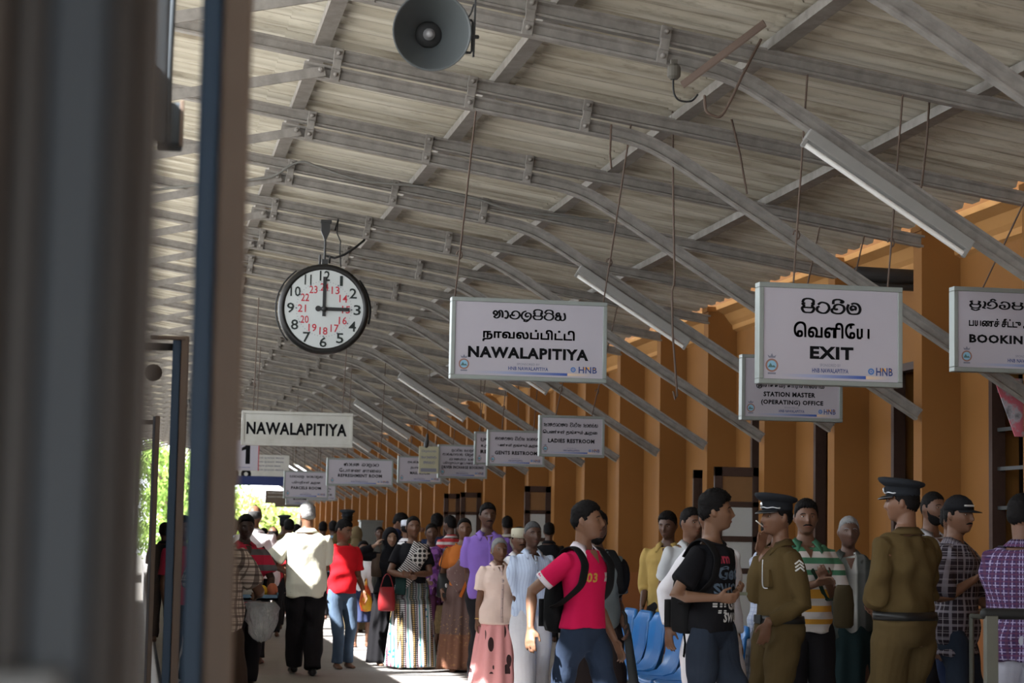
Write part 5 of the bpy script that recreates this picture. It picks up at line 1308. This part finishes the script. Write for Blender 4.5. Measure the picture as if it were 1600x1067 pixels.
# -- pale blue shirt behind officer
chk = plaid('pale_blue_check', (.42, .45, .55), [(0, .03, .006, (.25, .30, .45), 0), (2, .03, .006, (.28, .32, .46), 0)])
P7 = person('man in a pale blue checked shirt and sarong half hidden behind the smoking officer', 1207, 802, 211, 35, sk=S2, RH=(.0, -.3, 1.1), wear=(skirt(plaid('grey_sarong', (.18, .18, .20), [(0, .06, .02, (.08, .08, .1), 0), (2, .06, .02, (.09, .09, .1), 0)]), 1.0, .10, .06, 9, .01, 'sarong'), shirt(chk, .80, .45, .028, 'shirt', fold=.008)))
# -- green and orange stripes
st = stripes('polo_stripes', 2, 1.0, [(0, (.50, .46, .44)), (.86, (.50, .46, .44)), (.861, (.50, .24, .03)), (.925, (.50, .46, .44)), (.955, (.50, .24, .03)), (.995, (.5, .46, .44))])
t = NT('polo_stripes'); o_ = xyz(t); t.col(t.ramp(t.math('DIVIDE', o_[2], 1.75), [(0, (.50, .46, .44)), (.515, (.52, .25, .03)), (.535, (.50, .46, .44)), (.562, (.52, .25, .03)), (.585, (.50, .46, .44)), (.612, (.52, .25, .03)), (.645, (.50, .46, .44)), (.70, (.05, .16, .09)), (.722, (.50, .46, .44)), (.745, (.05, .16, .09)), (.768, (.5, .46, .44)), (.792, (.05, .16, .09)), (.83, (.05, .15, .09))], 'CONSTANT')); cloth_bump(t); st = t.done(.85)
P8 = person('moustached man in a green, white and orange striped polo with folded arms', 1259, 783, 230, -4, head=(-6, 0), sk=S2, w=1.06, beard='m', RH=(1275, 912, -.26), RP=(-1, .4, -.6), LH=(1292, 908, -.24), LP=(.5, .6, -.8), curl=.8,
    wear=(trousers(dkt, 1.0, .02, wide=1.1), shirt(st, .86, .40, .022, 'polo', flare=.015, cm=cloth('green_collar', (.05, .15, .09)), fold=.008)))
b = MB(); r = empty('shoulder_bag', at(1318, 945, 238)); b = MB(); b.loft([[Vector((a*math.cos(t), .05*math.sin(t), z)) for t in np.linspace(0, 6.2832, 18, endpoint=False)] for z, a in ((-.15, .05), (-.13, .068), (0, .072), (.1, .06), (.13, .04))]); b.build('bag', cloth('olive_bag', (.05, .038, .02)), r, True)
q0 = W_(P8, surf(P8, -.10*P8.k, 1.44*P8.k, -1, .01))-r.location; q1 = W_(P8, surf(P8, .03*P8.k, 1.25*P8.k, -1, .014))-r.location; q2 = W_(P8, surf(P8, .13*P8.k, 1.08*P8.k, -1, .02))-r.location
b = MB(); pts = crom3([q0, q1, q2, Vector((0, -.02, .12))], 6); b.tube(pts, [(.014, .004)]*len(pts), 8, ref=(1, 0, .5)); b.build('strap', cloth('dark_green_strap', (.015, .03, .02)), r, True); tag(r, 'olive shoulder bag on the hip of the striped polo man', 'bag')
# -- old man in dark striped shirt
t = NT('dark_stripe_shirt'); o_ = xyz(t); t.col(t.ramp(saw(t, o_[0], .26, .42), [(0, (.035, .042, .038)), (.30, (.06, .068, .06)), (.42, (.22, .22, .21)), (.56, (.42, .42, .40)), (.62, (.05, .055, .05)), (.8, (.10, .10, .095)), (.86, (.035, .04, .037))])); cloth_bump(t)
P9 = person('old man with short grey hair in a dark shirt with pale vertical stripes', 1326, 808, 213, -10, sk=S3, hair='crop', hcol=hair_g, age=1, w=1.02, RH=(-.24, -.08, .90), LH=(.26, -.04, .88),
    wear=(skirt(cloth('dark_teal_sarong', (.012, .024, .026)), 1.0, .1, .05, 8, .012, 'sarong'), shirt(t.done(.85), .78, .45, .028, 'shirt', fold=.01)))
# -- group at right
P10 = person('bearded man with receding hair between the officer and the cap wearer', 1456, 770, 214, 25, sk=S2, hair='crop', beard='mb', wear=(trousers(dkt), shirt(cloth('dull_white', (.35, .34, .36)), .86, .42, .02, 'shirt')))
pl2 = plaid('dark_plaid', (.022, .016, .022), [(0, .075, .016, (.22, .20, .23), 0), (2, .085, .016, (.20, .18, .21), 0), (0, .075, .004, (.30, .28, .30), .45), (2, .085, .004, (.28, .26, .28), .5), (2, .04, .003, (.2, .18, .2), 0.3)])
P11 = person('man in a black baseball cap and dark plaid shirt handing something over', 1495, 778, 243, 48, head=(-14, 0), sk=S1, hair='short', beard='m', w=.98, cap=baseball, RH=(1523, 905, -.24), RP=(-.6, .5, -.8), LH=(.14, -.34, 1.02), curl=.75,
    wear=(trousers(jeans_d, 1.0), shirt(pl2, .76, .50, .026, 'shirt', flare=.025, cm=plaid('pale_plaid_collar', (.2, .18, .2), [(0, .02, .006, (.05, .04, .06), 0), (1, .02, .006, (.05, .04, .06), 0)]), fold=.008)))
P11b = person('man in a white t-shirt hidden behind the black baseball cap', 1489, 787, 229, 30, sk=S2, w=1.05, LH=(1538, 945, -.05), LP=(.9, .5, 0), wear=(trousers(navyc), shirt(cloth('white_tee', (.42, .41, .40)), .88, .40, .024, 'round')))
pl3 = plaid('purple_plaid', (.040, .022, .072), [(0, .042, .006, (.32, .28, .42), 0), (2, .042, .006, (.30, .26, .40), 0), (0, .042, .012, (.07, .03, .06), .5), (2, .042, .010, (.09, .03, .07), .5)])
P12 = person('man in a purple plaid shirt and pale trousers, cut by the right edge', 1598, 776, 268, 150, head=(-35, 0), sk=S2, w=1.06, RH=(-.12, -.30, 1.02), LH=(.10, -.32, 1.05), wear=(trousers(cloth('pale_grey_trousers', (.30, .30, .35)), 1.0, .022, wide=1.15), shirt(pl3, .80, .75, .028, 'shirt', fold=.008, flare=.03)))
# -- grey shirt with umbrella, behind the red polo
P13 = person('man in a grey t-shirt holding a closed umbrella behind the crimson polo', 931, 800, 222, 8, sk=S3, w=1.08, hair='short', beard='b', LH=(976, 978, -.08), curl=.9, wear=(trousers(cloth('brown_black_lungi', (.018, .013, .013)), 1.0, .03, wide=1.3), shirt(greyc, .84, .42, .024, 'round', fold=.008)))
p = W_(P13, P13.arm['L'][2]+P13.arm['L'][4]*.07)
r = empty('umbrella', p); b = MB(); b.tube([(0, 0, .06), (.01, 0, -.05), (.05, -.02, -.35), (.09, -.04, -.72)], [.016, .030, .036, .012], 12); b.build('canopy', cloth('umbrella_grey', (.030, .033, .035)), r, True)
b = MB(); b.tube([(-.004, 0, .05), (-.01, 0, .12), (-.03, .0, .15)], .012, 8); b.build('handle', black, r, True); tag(r, 'closed dark umbrella hanging from the hand of the man in grey', 'umbrella')
backpack(P13, 'backpack', 'dark shoulder pack on the man in grey with the umbrella', strapm, strapside='L', z=1.2, tails=False)
b = MB(); p = W_(P13, (.21*P13.k, -.02, 1.27*P13.k)); b.ell((p.x, p.y+.02, p.z), (.06, .09, .13)); held('sling_bag', b, blackc, 'small black bag under the arm of the man in grey', 'bag')
# -- old man in pale blue shirt
t = NT('pale_blue_stripe'); o_ = xyz(t); t.col(t.mix(line(t, o_[0], .022, .005), (.50, .58, .74), (.40, .47, .64))); cloth_bump(t)
P14 = person('older man in a pale blue shirt and white trousers beside the lady in pink', 832, 816, 178, 10, sk=S3, hair='crop', hcol=hair_d, w=.98, RH=(811, 972, -.03), LH=(.26, 0, .86), feet=((-.10, -.16), (.1, .1)),
    wear=(trousers(cloth('greyish_white_trousers', (.64, .63, .67), .05), 1.0, .028, wide=1.25), shirt(t.done(.85), .84, .62, .026, 'shirt', fold=.008, flare=.022, placket=plain('blue_placket', (.44, .52, .66), .8, 0, 0))))
# -- lady in pink
t = NT('pink_flower_skirt'); v = t.coord((9, 6, 4.2)); vo = t.n('ShaderNodeTexVoronoi'); vo.feature = 'F1'; t.l(v, vo.inputs['Vector']); vo.inputs['Scale'].default_value = 1.6
o_ = xyz(t); st_ = t.math('LESS_THAN', t.math('ABSOLUTE', t.math('SUBTRACT', saw(t, t.math('ADD', o_[0], .02), .17), .5)), .21)
f_ = t.math('MULTIPLY', t.math('LESS_THAN', vo.outputs['Distance'], .46), st_); t.col(t.mix(t.math('MULTIPLY', f_, t.math('GREATER_THAN', o_[2], .18)), (.74, .33, .33), (.045, .02, .022))); cloth_bump(t); pinkskirt = t.done(.85)
P15 = person('short elderly lady in a pale pink blouse and patterned pink skirt', 780, 842, 166, 6, head=(4, 2), sk=S1, fem=True, hair='bun', hcol=hair_g, age=1, w=1.16, RH=(745, 972, -.02), RP=(-.5, .8, 0), LH=(817, 970, -.02), LP=(.5, .8, 0),
    wear=(skirt(pinkskirt, 1.0, .055, .12, 13, .016, e=.006), shirt(cloth('pale_pink_blouse', (.78, .60, .52), .06), .78, .40, .030, 'shirt', fold=.006, flare=.035, placket=plain('pink_placket', (.62, .46, .42), .8, 0, 0))))
b = MB()
for nm_ in 'RL':
    S, Eb, W = P15.arm[nm_][:3]; b.tube([W.lerp(Eb, .06), W.lerp(Eb, .02)], [.030*P15.k]*2, 14, round_=False)
b.build('bangles', plain('gold', (.55, .38, .12), .3, .9, .1), P15.root, True)
b = MB()
for sx in (-1, 1): b.ell(P15.Mh @ Vector((sx*.084, .005, -.028)), (.006, .006, .007), n=8, m=6)
b.build('earrings', plain('gold', (.55, .38, .12), .3, .9, .1), P15.root, True)
# -- purple shirt
purp = cloth('lilac_shirt', (.24, .14, .50), .06)
P16 = person('tall moustached man in a lilac shirt behind the lady in pink', 762, 788, 158, 4, sk=S3, w=1.08, beard='m', RH=(738, 935, .02), RP=(-.3, 1, 0), LH=(.27, 0, .86), wear=(trousers(dkt), shirt(purp, .84, .42, .022, 'polo', fold=.007, placket=purp)))
P17 = person('man in a cream prayer cap and white shirt, between lilac and pale blue shirts', 811, 826, 160, 12, sk=S2, beard='m', cap=kufi(cloth('cream_cap', (.50, .47, .36), .15)), wear=(trousers(dkt), shirt(whitec, .84, .42, .022, 'shirt')))
P18 = person('distant man with black hair and pale collar right of the lilac shirt', 793, 808, 106, 178, sk=S3, wear=(trousers(dkt), shirt(cloth('beige_shirt', (.40, .37, .33)), .86, .42, .02, 'shirt')))
# -- brown sari
t = NT('brown_sari'); v = t.coord(); n = t.noise(v, 30, 3); o_ = xyz(t); sp = t.ramp(n, [(.60, 0.), (.66, 1.)])
c = t.mix(t.noise(v, 3, 2), (.095, .055, .048), (.14, .085, .075)); c = t.mix(t.math('MULTIPLY', sp, t.math('LESS_THAN', o_[2], .62)), c, (.36, .22, .10)); c = t.mix(t.math('MULTIPLY', t.math('LESS_THAN', o_[2], .40), .55), c, (.20, .075, .03))
t.col(c); cloth_bump(t); brsari = t.done(.7, 0, .25)
t = NT('brown_sari_drape'); v = t.coord(); n = t.noise(v, 40, 3); c = t.mix(t.noise(v, 3, 2), (.11, .06, .055), (.16, .095, .085)); c = t.mix(t.ramp(n, [(.64, 0.), (.69, 1.)]), c, (.42, .36, .30)); t.col(c); cloth_bump(t); brdr = t.done(.7, 0, .25)
orng = cloth('orange_blouse', (.40, .12, .025)); orb = cloth('orange_border', (.42, .11, .02))
P19 = person('woman in a brown sari with an orange border, left of the lilac shirt', 726, 811, 145, -4, head=(0, 0), sk=S2, fem=True, hair='bun', w=1.16, RH=(-.25, -.06, .92), LH=(.22, -.10, .95),
    wear=(skirt(brsari, 1.02, .03, .075, 15, .016, 'sari_skirt'), shirt(orng, .98, .34, .016, 'round', fold=.003), band(brdr, [(-.16, 1.02, -1), (-.02, 1.12, -1), (.06, 1.26, -1), (.10, 1.40, -1), (.105, 1.46, -.2), (.10, 1.40, 1), (.08, 1.2, 1), (.05, .95, 1)], (.30, .20), 'sari_drape', pleat=.004, lift=.018), band(orb, [(-.05, .86, -1), (.0, .98, -1), (.05, 1.10, -1), (.10, 1.25, -1), (.14, 1.38, -1)], .035, 'sari_border', lift=.032)))
def handbag(P, pt, w_, h_, d_, m, label, name='handbag', strap=None, dark=None):
    r = empty(name, W_(P, pt)-Vector((0, 0, h_*.5+(strap or 0)))); b = MB()
    b.loft([[Vector((a*w_/2*abs(math.cos(t))**.7*math.copysign(1, math.cos(t)), d_/2*f_*abs(math.sin(t))**.7*math.copysign(1, math.sin(t)), z*h_)) for t in np.linspace(0, 6.2832, 20, endpoint=False)] for z, a, f_ in ((-.5, .7, .6), (-.46, .95, .95), (-.1, 1.0, 1.), (.25, .9, .8), (.46, .82, .45), (.5, .75, .2))])
    b.build('bag', m, r, True)
    if strap:
        b = MB(); pts = crom3([Vector((-w_*.38, 0, h_*.42)), Vector((-w_*.2, 0, h_*.5+strap*.7)), Vector((0, 0, h_*.5+strap)), Vector((w_*.2, 0, h_*.5+strap*.7)), Vector((w_*.38, 0, h_*.42))], 6); b.tube(pts, [(.010, .005)]*len(pts), 8, ref=(0, 1, 0)); b.build('strap', dark or m, r, True)
    if m is leather: b = MB(); b.ell((0, -d_*.52, .0), (.016, .006, .024)); b.build('clasp', silver, r, True)
    tag(r, label, 'bag'); return r
handbag(P19, P19.arm['R'][0]+Vector((-.04, -.02, .05)), .20, .26, .10, leather, 'black leather shoulder bag with a metal clasp on the brown sari', strap=.28)
# -- woman in purple kurta
t = NT('violet_print'); v = t.coord((1, 1, 1)); vo = t.n('ShaderNodeTexVoronoi'); t.l(v, vo.inputs['Vector']); vo.inputs['Scale'].default_value = 22; t.col(t.ramp(vo.outputs['Color'], [(.2, (.16, .05, .26)), (.5, (.30, .12, .40)), (.75, (.08, .03, .10)), (.9, (.45, .30, .5))], 'CONSTANT')); cloth_bump(t); violet = t.done(.85)
P20 = person('young woman in a violet printed top between the two saris', 674, 819, 128, 12, head=(-14, 6), sk=S3, fem=True, hair='bun', w=1.0, RH=(-.14, -.24, 1.0), LH=(686, 918, -.05), wear=(skirt(cloth('plum_skirt', (.06, .018, .045)), 1.0, .30, .05, 10, .012), shirt(violet, .70, .42, .022, 'round', flare=.03)))
handbag(P20, P20.arm['L'][2]+P20.arm['L'][4]*.07, .20, .34, .12, plain('straw', (.17, .12, .06), .9, 0, .4, 40), 'brown straw bag carried low between the two saris', name='straw_bag', strap=.16)
rws = stripes('red_white_stripes', 2, .085, [(0, (.42, .04, .05)), (.55, (.5, .46, .46))])
P21 = person('man in a red and white striped shirt seen from behind, far by the doors', 704, 807, 114, -150, sk=S3, wear=(trousers(dkt), shirt(rws, .86, .42, .022, 'polo')))
P22 = person('man with thick black hair just left of the red and white stripes', 683, 805, 112, 170, sk=S3, hair='full', wear=(trousers(dkt), shirt(navyc, .86, .42)))
# -- black and white sari
t = NT('black_white_sari'); v = t.coord(); o_ = xyz(t)
bandz = saw(t, t.math('ADD', o_[0], t.math('MULTIPLY', o_[1], .6)), .13, .2)
c1 = t.ramp(bandz, [(0, (.55, .56, .58)), (.18, (.04, .22, .20)), (.28, (.58, .58, .6)), (.45, (.10, .06, .03)), (.52, (.50, .32, .12)), (.66, (.02, .02, .02)), (.74, (.62, .6, .6)), (.9, (.22, .02, .08))], 'CONSTANT')
ck = t.math('LESS_THAN', saw(t, o_[2], .022), .4); c1 = t.mix(t.math('MULTIPLY', ck, t.math('GREATER_THAN', bandz, .45)), c1, (.03, .03, .03))
vo = t.n('ShaderNodeTexVoronoi'); t.l(v, vo.inputs['Vector']); vo.inputs['Scale'].default_value = 13; c1 = t.mix(t.math('MULTIPLY', t.math('LESS_THAN', vo.outputs['Distance'], .22), t.math('LESS_THAN', bandz, .3)), c1, (.03, .16, .30))
up_ = t.math('GREATER_THAN', o_[2], .70); c1 = t.mix(t.math('MULTIPLY', up_, .7), c1, (.03, .045, .045)); t.col(c1); cloth_bump(t); bwsari = t.done(.8)
t = NT('black_white_drape'); o_ = xyz(t); dg_ = t.math('ADD', t.math('MULTIPLY', o_[2], .8), t.math('MULTIPLY', o_[0], .55)); t.col(t.mix(t.math('LESS_THAN', saw(t, dg_, .021), .5), (.55, .53, .52), (.012, .012, .012))); cloth_bump(t); bwdr = t.done(.8)
t = NT('ring_print'); v = t.coord((1, .2, 1)); fx = t.math('SUBTRACT', saw(t, xyz(t)[0], .05), .5); fz = t.math('SUBTRACT', saw(t, xyz(t)[2], .05), .5); rr_ = t.math('ADD', t.math('MULTIPLY', fx, fx), t.math('MULTIPLY', fz, fz)); t.col(t.mix(t.math('LESS_THAN', rr_, .14), (.50, .48, .46), (.015, .015, .015))); ringp = t.done(.8)
P23 = person('woman in a black and white patterned sari looking ahead beside the black abaya', 646, 808, 143, -6, head=(10, 0), sk=S2, fem=True, hair='bun', w=1.06, RH=(635, 900, -.24), RP=(-1, .4, -.5), LH=(645, 897, -.25), LP=(1, .5, -.5), curl=.8,
    wear=(skirt(bwsari, 1.02, .03, .09, 14, .018, 'sari_skirt'), shirt(blackc, .98, .36, .016, 'round', fold=.003), band(bwdr, [(-.15, 1.0, -1), (-.05, 1.12, -1), (.02, 1.24, -1), (.08, 1.40, -1), (.10, 1.46, -.2), (.10, 1.40, 1), (.08, 1.2, 1)], (.22, .16), 'sari_drape', pleat=.003, lift=.018), band(ringp, [(.02, 1.22, -1), (.09, 1.30, -1), (.14, 1.38, -1)], .15, 'ring_border', lift=.034), band(cloth('dark_net', (.012, .03, .028)), [(-.14, 1.12, -1), (-.13, .98, -1), (-.14, .86, -1)], .12, 'net_shawl', lift=.03)))
handbag(P23, P23.arm['R'][1]+Vector((-.03, -.03, -.02)), .19, .26, .10, plain('red_leather', (.26, .02, .025), .4, 0, .12), 'red leather handbag hanging at the elbow of the patterned sari', strap=.14)
P24 = person('person in a white cap behind the patterned sari', 636, 813, 119, 165, sk=S2, cap=kufi(cloth('white_blue_cap', (.60, .62, .70), .12)), wear=(trousers(dkt), shirt(whitec, .86, .42, .022, 'shirt')))
P24b = person('person with thick black hair behind the headscarf of the woman in black', 624, 804, 113, 70, head=(0, 20), sk=S2, hair='full', RH=(.05, -.2, 1.55), wear=(trousers(dkt), shirt(navyc, .86, .42)))
# -- abaya
P25 = person('smiling woman in a long black abaya and headscarf raising one hand', 610, 826, 140, 8, head=(2, 0), sk=S5, fem=True, hair='none', w=1.0, smile=True, RH=(585, 853, -.05), RP=(-.7, .3, -1), rhd=(.35, 0, .6), LH=(.22, -.08, .92), cap=hijab(blackc), curl=.7,
    wear=(skirt(blackc, 1.2, .04, .07, 12, .012, 'abaya_skirt'), shirt(blackc, .92, .95, .020, None, flare=.01, nm='abaya')))
handbag(P25, P25.arm['R'][2]+P25.arm['R'][4]*.05, .13, .26, .09, plain('brown_leather', (.07, .045, .03), .5, 0, .2), 'brown patterned handbag held up by the woman in the abaya', strap=.12)
# -- boy in red t-shirt
P26 = person('boy in a red t-shirt and blue jeans looking down to the right', 537, 813, 144, 14, head=(38, 14), sk=S1, w=.96, RH=(-.25, .0, .86), LH=(569, 926, -.02), feet=((526, 1034, -.05), (543, 1034, .1)),
    wear=(trousers(jeans_l, .98), shirt(cloth('red_tee', (.55, .012, .02), .06), .88, .40, .020, 'round', fold=.008)))
P27 = person('distant police officer in a peaked cap above the boy in red', 543, 800, 98, 178, sk=S3, cap=police_cap, wear=(trousers(khaki_t), shirt(khaki, .98, .95)))
P28 = person('woman in a long olive brown headscarf behind the boy in red', 557, 824, 105, 170, sk=S2, fem=True, hair='none', cap=hijab(cloth('olive_scarf', (.13, .095, .05))), wear=(skirt(cloth('olive_dress', (.11, .085, .05)), 1.2, .05, .1, 12, .012), shirt(cloth('olive_scarf', (.13, .095, .05)), .9, .9, .03, None)))
P37 = person('schoolgirl in a white blouse and blue skirt partly hidden by the boy in red', 568, 846, 121, 0, sk=S2, fem=True, hair='long', LH=(573, 905, -.03), wear=(skirt(cloth('blue_skirt', (.03, .04, .09)), 1.0, .42, .08, 12, .01), shirt(whitec, .9, .42)))
b = MB(); p = W_(P37, P37.arm['L'][2]+P37.arm['L'][4]*.08)-Vector((0, 0, .2)); b.loft([[Vector((p.x+a*math.cos(t), p.y+.05*math.sin(t), p.z+z)) for t in np.linspace(0, 6.2832, 16, endpoint=False)] for z, a in ((-.2, .03), (-.19, .07), (-.08, .085), (.06, .06), (.14, .02), (.22, .012))])
t = NT('yellow_bag'); t.col(t.ramp(t.noise(t.coord(), 7, 2), [(.42, (.66, .36, .03)), (.58, (.52, .06, .02))])); held('plastic_bag', b, t.done(.4), 'yellow and red plastic bag hanging left of the abaya', 'bag')
# -- man in white shirt walking away
t = NT('cream_embroidered'); o_ = xyz(t); gx = t.math('LESS_THAN', t.math('ABSOLUTE', t.math('SUBTRACT', saw(t, o_[0], .16, .5), .5)), .08); gz = t.math('LESS_THAN', t.math('ABSOLUTE', t.math('SUBTRACT', saw(t, o_[2], .24), .5)), .07); dt = t.math('LESS_THAN', saw(t, o_[0], .016), .35); dz_ = t.math('LESS_THAN', saw(t, o_[2], .02), .35)
t.col(t.mix(t.math('MULTIPLY', t.math('MULTIPLY', gx, gz), t.math('MULTIPLY', dt, dz_)), (.68, .67, .56), (.35, .34, .30))); cloth_bump(t)
P29 = person('grey haired man in a cream shirt walking away in sunlight', 481, 787, 152, 180, head=(8, 0), sk=S1, hair='short', hcol=hair_g, w=1.14, RH=(.0, -.2, 1.05), RP=(-1, .6, -.2), LH=(.20, -.22, 1.05), LP=(1, .6, -.2), feet=((488, 1048, -.05), (459, 1046, .22)), shoes=leather,
    wear=(trousers(dkt, 1.0, .024, wide=1.15), shirt(t.done(.85), .80, .42, .028, 'shirt', fold=.007, flare=.015)))
P30 = person('balding man in a white long sleeved shirt walking away at left', 398, 790, 141, 172, sk=S1, hair='bald', hcol=hair_d, w=1.12, LH=(.28, -.02, .86), wear=(trousers(dkt), shirt(whitec, .84, .95, .028, 'shirt', fold=.010)))
# -- vendor and customer at left
rgs = stripes('red_grey_stripes', 2, .145, [(0, (.40, .02, .05)), (.5, (.10, .095, .10)), (.88, (.40, .02, .05))])
P31 = person('dark man in a red and grey striped polo holding a tray of snacks', 384, 806, 166, 22, head=(-14, 4), sk=(.042, .024, .018), w=1.1, RH=(388, 925, -.22), RP=(-1, .4, -.6), LH=(420, 925, -.20), LP=(1, .4, -.6), curl=.8, wear=(trousers(dkt, 1.0, .02, wide=1.1), shirt(rgs, .84, .42, .024, 'polo', fold=.007)))
pl4 = plaid('brown_cream_plaid', (.50, .42, .36), [(0, .055, .016, (.045, .03, .03), 0), (2, .055, .016, (.045, .03, .03), 0), (0, .055, .005, (.10, .07, .06), .5), (2, .055, .005, (.10, .07, .06), .5)])
P32 = person('customer in a brown and cream plaid shirt half hidden by the train door', 347, 789, 232, 140, sk=S2, w=1.06, RH=(402, 930, .2), RP=(-.8, .5, -.3), curl=.7, wear=(trousers(cloth('brown_trousers', (.06, .04, .03)), 1.0, .022, wide=1.1), shirt(pl4, .79, .40, .026, 'shirt', fold=.007)))
p = at(404, 937, 172); r = empty('snack_tray', p)
b = MB(); b.box((-.17, -.12, 0), (.17, .12, .02)); b.box((-.17, -.12, 0), (-.16, .12, .07)); b.box((.16, -.12, 0), (.17, .12, .07)); b.box((-.17, -.12, 0), (.17, -.11, .05)); b.box((-.17, .11, 0), (.17, .12, .05)); b.build('tray', plain('tray_blue', (.12, .22, .32), .5), r)
tag(r, 'pale blue tray held by the man in red and grey stripes', 'tray')
foods = (('snack_packet', -.10, .0, (.07, .05, .08), (.50, .48, .42), 'pale snack packet at the left of the tray'), ('mango', .02, -.02, (.06, .05, .06), (.62, .38, .03), 'yellow mango heaped on the tray'), ('leaf_bundle', .06, .04, (.08, .06, .05), (.06, .20, .07), 'green leaf bundle in the middle of the tray'), ('snack_packet', .12, -.03, (.05, .05, .07), (.42, .12, .06), 'small reddish packet at the right of the tray'))
for nm_, x, y, sz, c_, lb in foods: b = MB(); b.ell((p.x+x, p.y+y, p.z+.02+sz[2]*.95), sz); held(nm_, b, plain('food_'+lb.split()[0], c_, .5), lb, nm_.split('_')[-1], group=None)
t = NT('clear_plastic'); t.col((.9, .93, .95)); t.b.inputs['Transmission Weight'].default_value = .75; t.bump(t.noise(t.coord(), 30, 3), .9, .05); clearp = t.done(.25)
b = MB(); p2 = at(408, 972, 170); b.loft([[Vector((p2.x+a*math.cos(t_)*(1+random.uniform(-.22, .22)), p2.y-.05+.07*math.sin(t_)*(1+random.uniform(-.5, .5)), p2.z+z+random.uniform(-.012, .012))) for t_ in np.linspace(0, 6.2832, 26, endpoint=False)] for z, a in ((-.17, .03), (-.15, .07), (-.09, .10), (-.03, .12), (.03, .135), (.09, .145), (.14, .14), (.18, .13))]); held('plastic_bundle', b, clearp, 'crumpled clear plastic bundle hanging below the snack tray', 'bag')
handbag(P31, P31.arm['L'][0]+Vector((.02, -.03, .06)), .13, .28, .10, blackc, 'black bag slung at the side of the red and grey striped polo', name='side_bag', strap=.30)
# -- distant walkers
tee = cloth('red_far', (.42, .03, .04)); gsh = cloth('dark_grey_shirt', (.07, .068, .062)); bl2 = cloth('sky_far', (.22, .38, .55))
P33 = person('balding man in a red shirt walking away behind the cream shirt', 427, 823, 112, 175, sk=S2, hair='bald', wear=(trousers(dkt), shirt(tee, .86, .42, .022, 'shirt')))
P34 = person('man in a dark grey shirt walking away left of the grey haired man', 452, 812, 104, 178, sk=S3, w=1.15, wear=(trousers(dkt), shirt(gsh, .86, .42, .022, 'shirt')))
P34b = person('distant officer in a peaked cap to the left of the dark grey shirt', 444, 808, 88, 170, sk=S3, cap=police_cap, wear=(trousers(khaki_t), shirt(khaki, .98, .9)))
P38 = person('person in a pinkish red shirt glimpsed between the train doors', 286, 808, 168, 40, sk=S2, hair='short', wear=(trousers(dkt), shirt(cloth('pinkish_red', (.36, .03, .06)), .86, .42, .02, 'round')))
for px, tp, s_, fc, m_, lb in ((365, 812, 105, 170, bl2, 'far man in sky blue at the edge of the train door'), (412, 826, 92, 180, gsh, 'small dark figure right of the bald man in white'), (464, 820, 84, 180, navyc, 'far dark haired man left of the grey haired head'), (505, 816, 86, 175, gsh, 'far man in dark grey right of the grey haired head'), (521, 815, 92, 180, bl2, 'far man in sky blue left of the boy in red'), (528, 822, 78, 160, gsh, 'far dark figure just behind the boy in red'), (593, 824, 88, 0, gsh, 'far woman in grey near the metal cabinet'), (258, 818, 120, 180, blackc, 'dark figure between train and door at the far left'), (858, 818, 112, 170, blackc, 'dark haired head glimpsed between pale blue and crimson shirts')):
    fem = 'woman' in lb
    person(lb, px, tp, s_, fc, sk=S3, fem=fem, hair='bun' if fem else 'short', wear=((skirt(m_, 1.0, .2, .06, 9, .01) if fem else trousers(dkt)), shirt(m_, .86, .42, .022, 'shirt')))
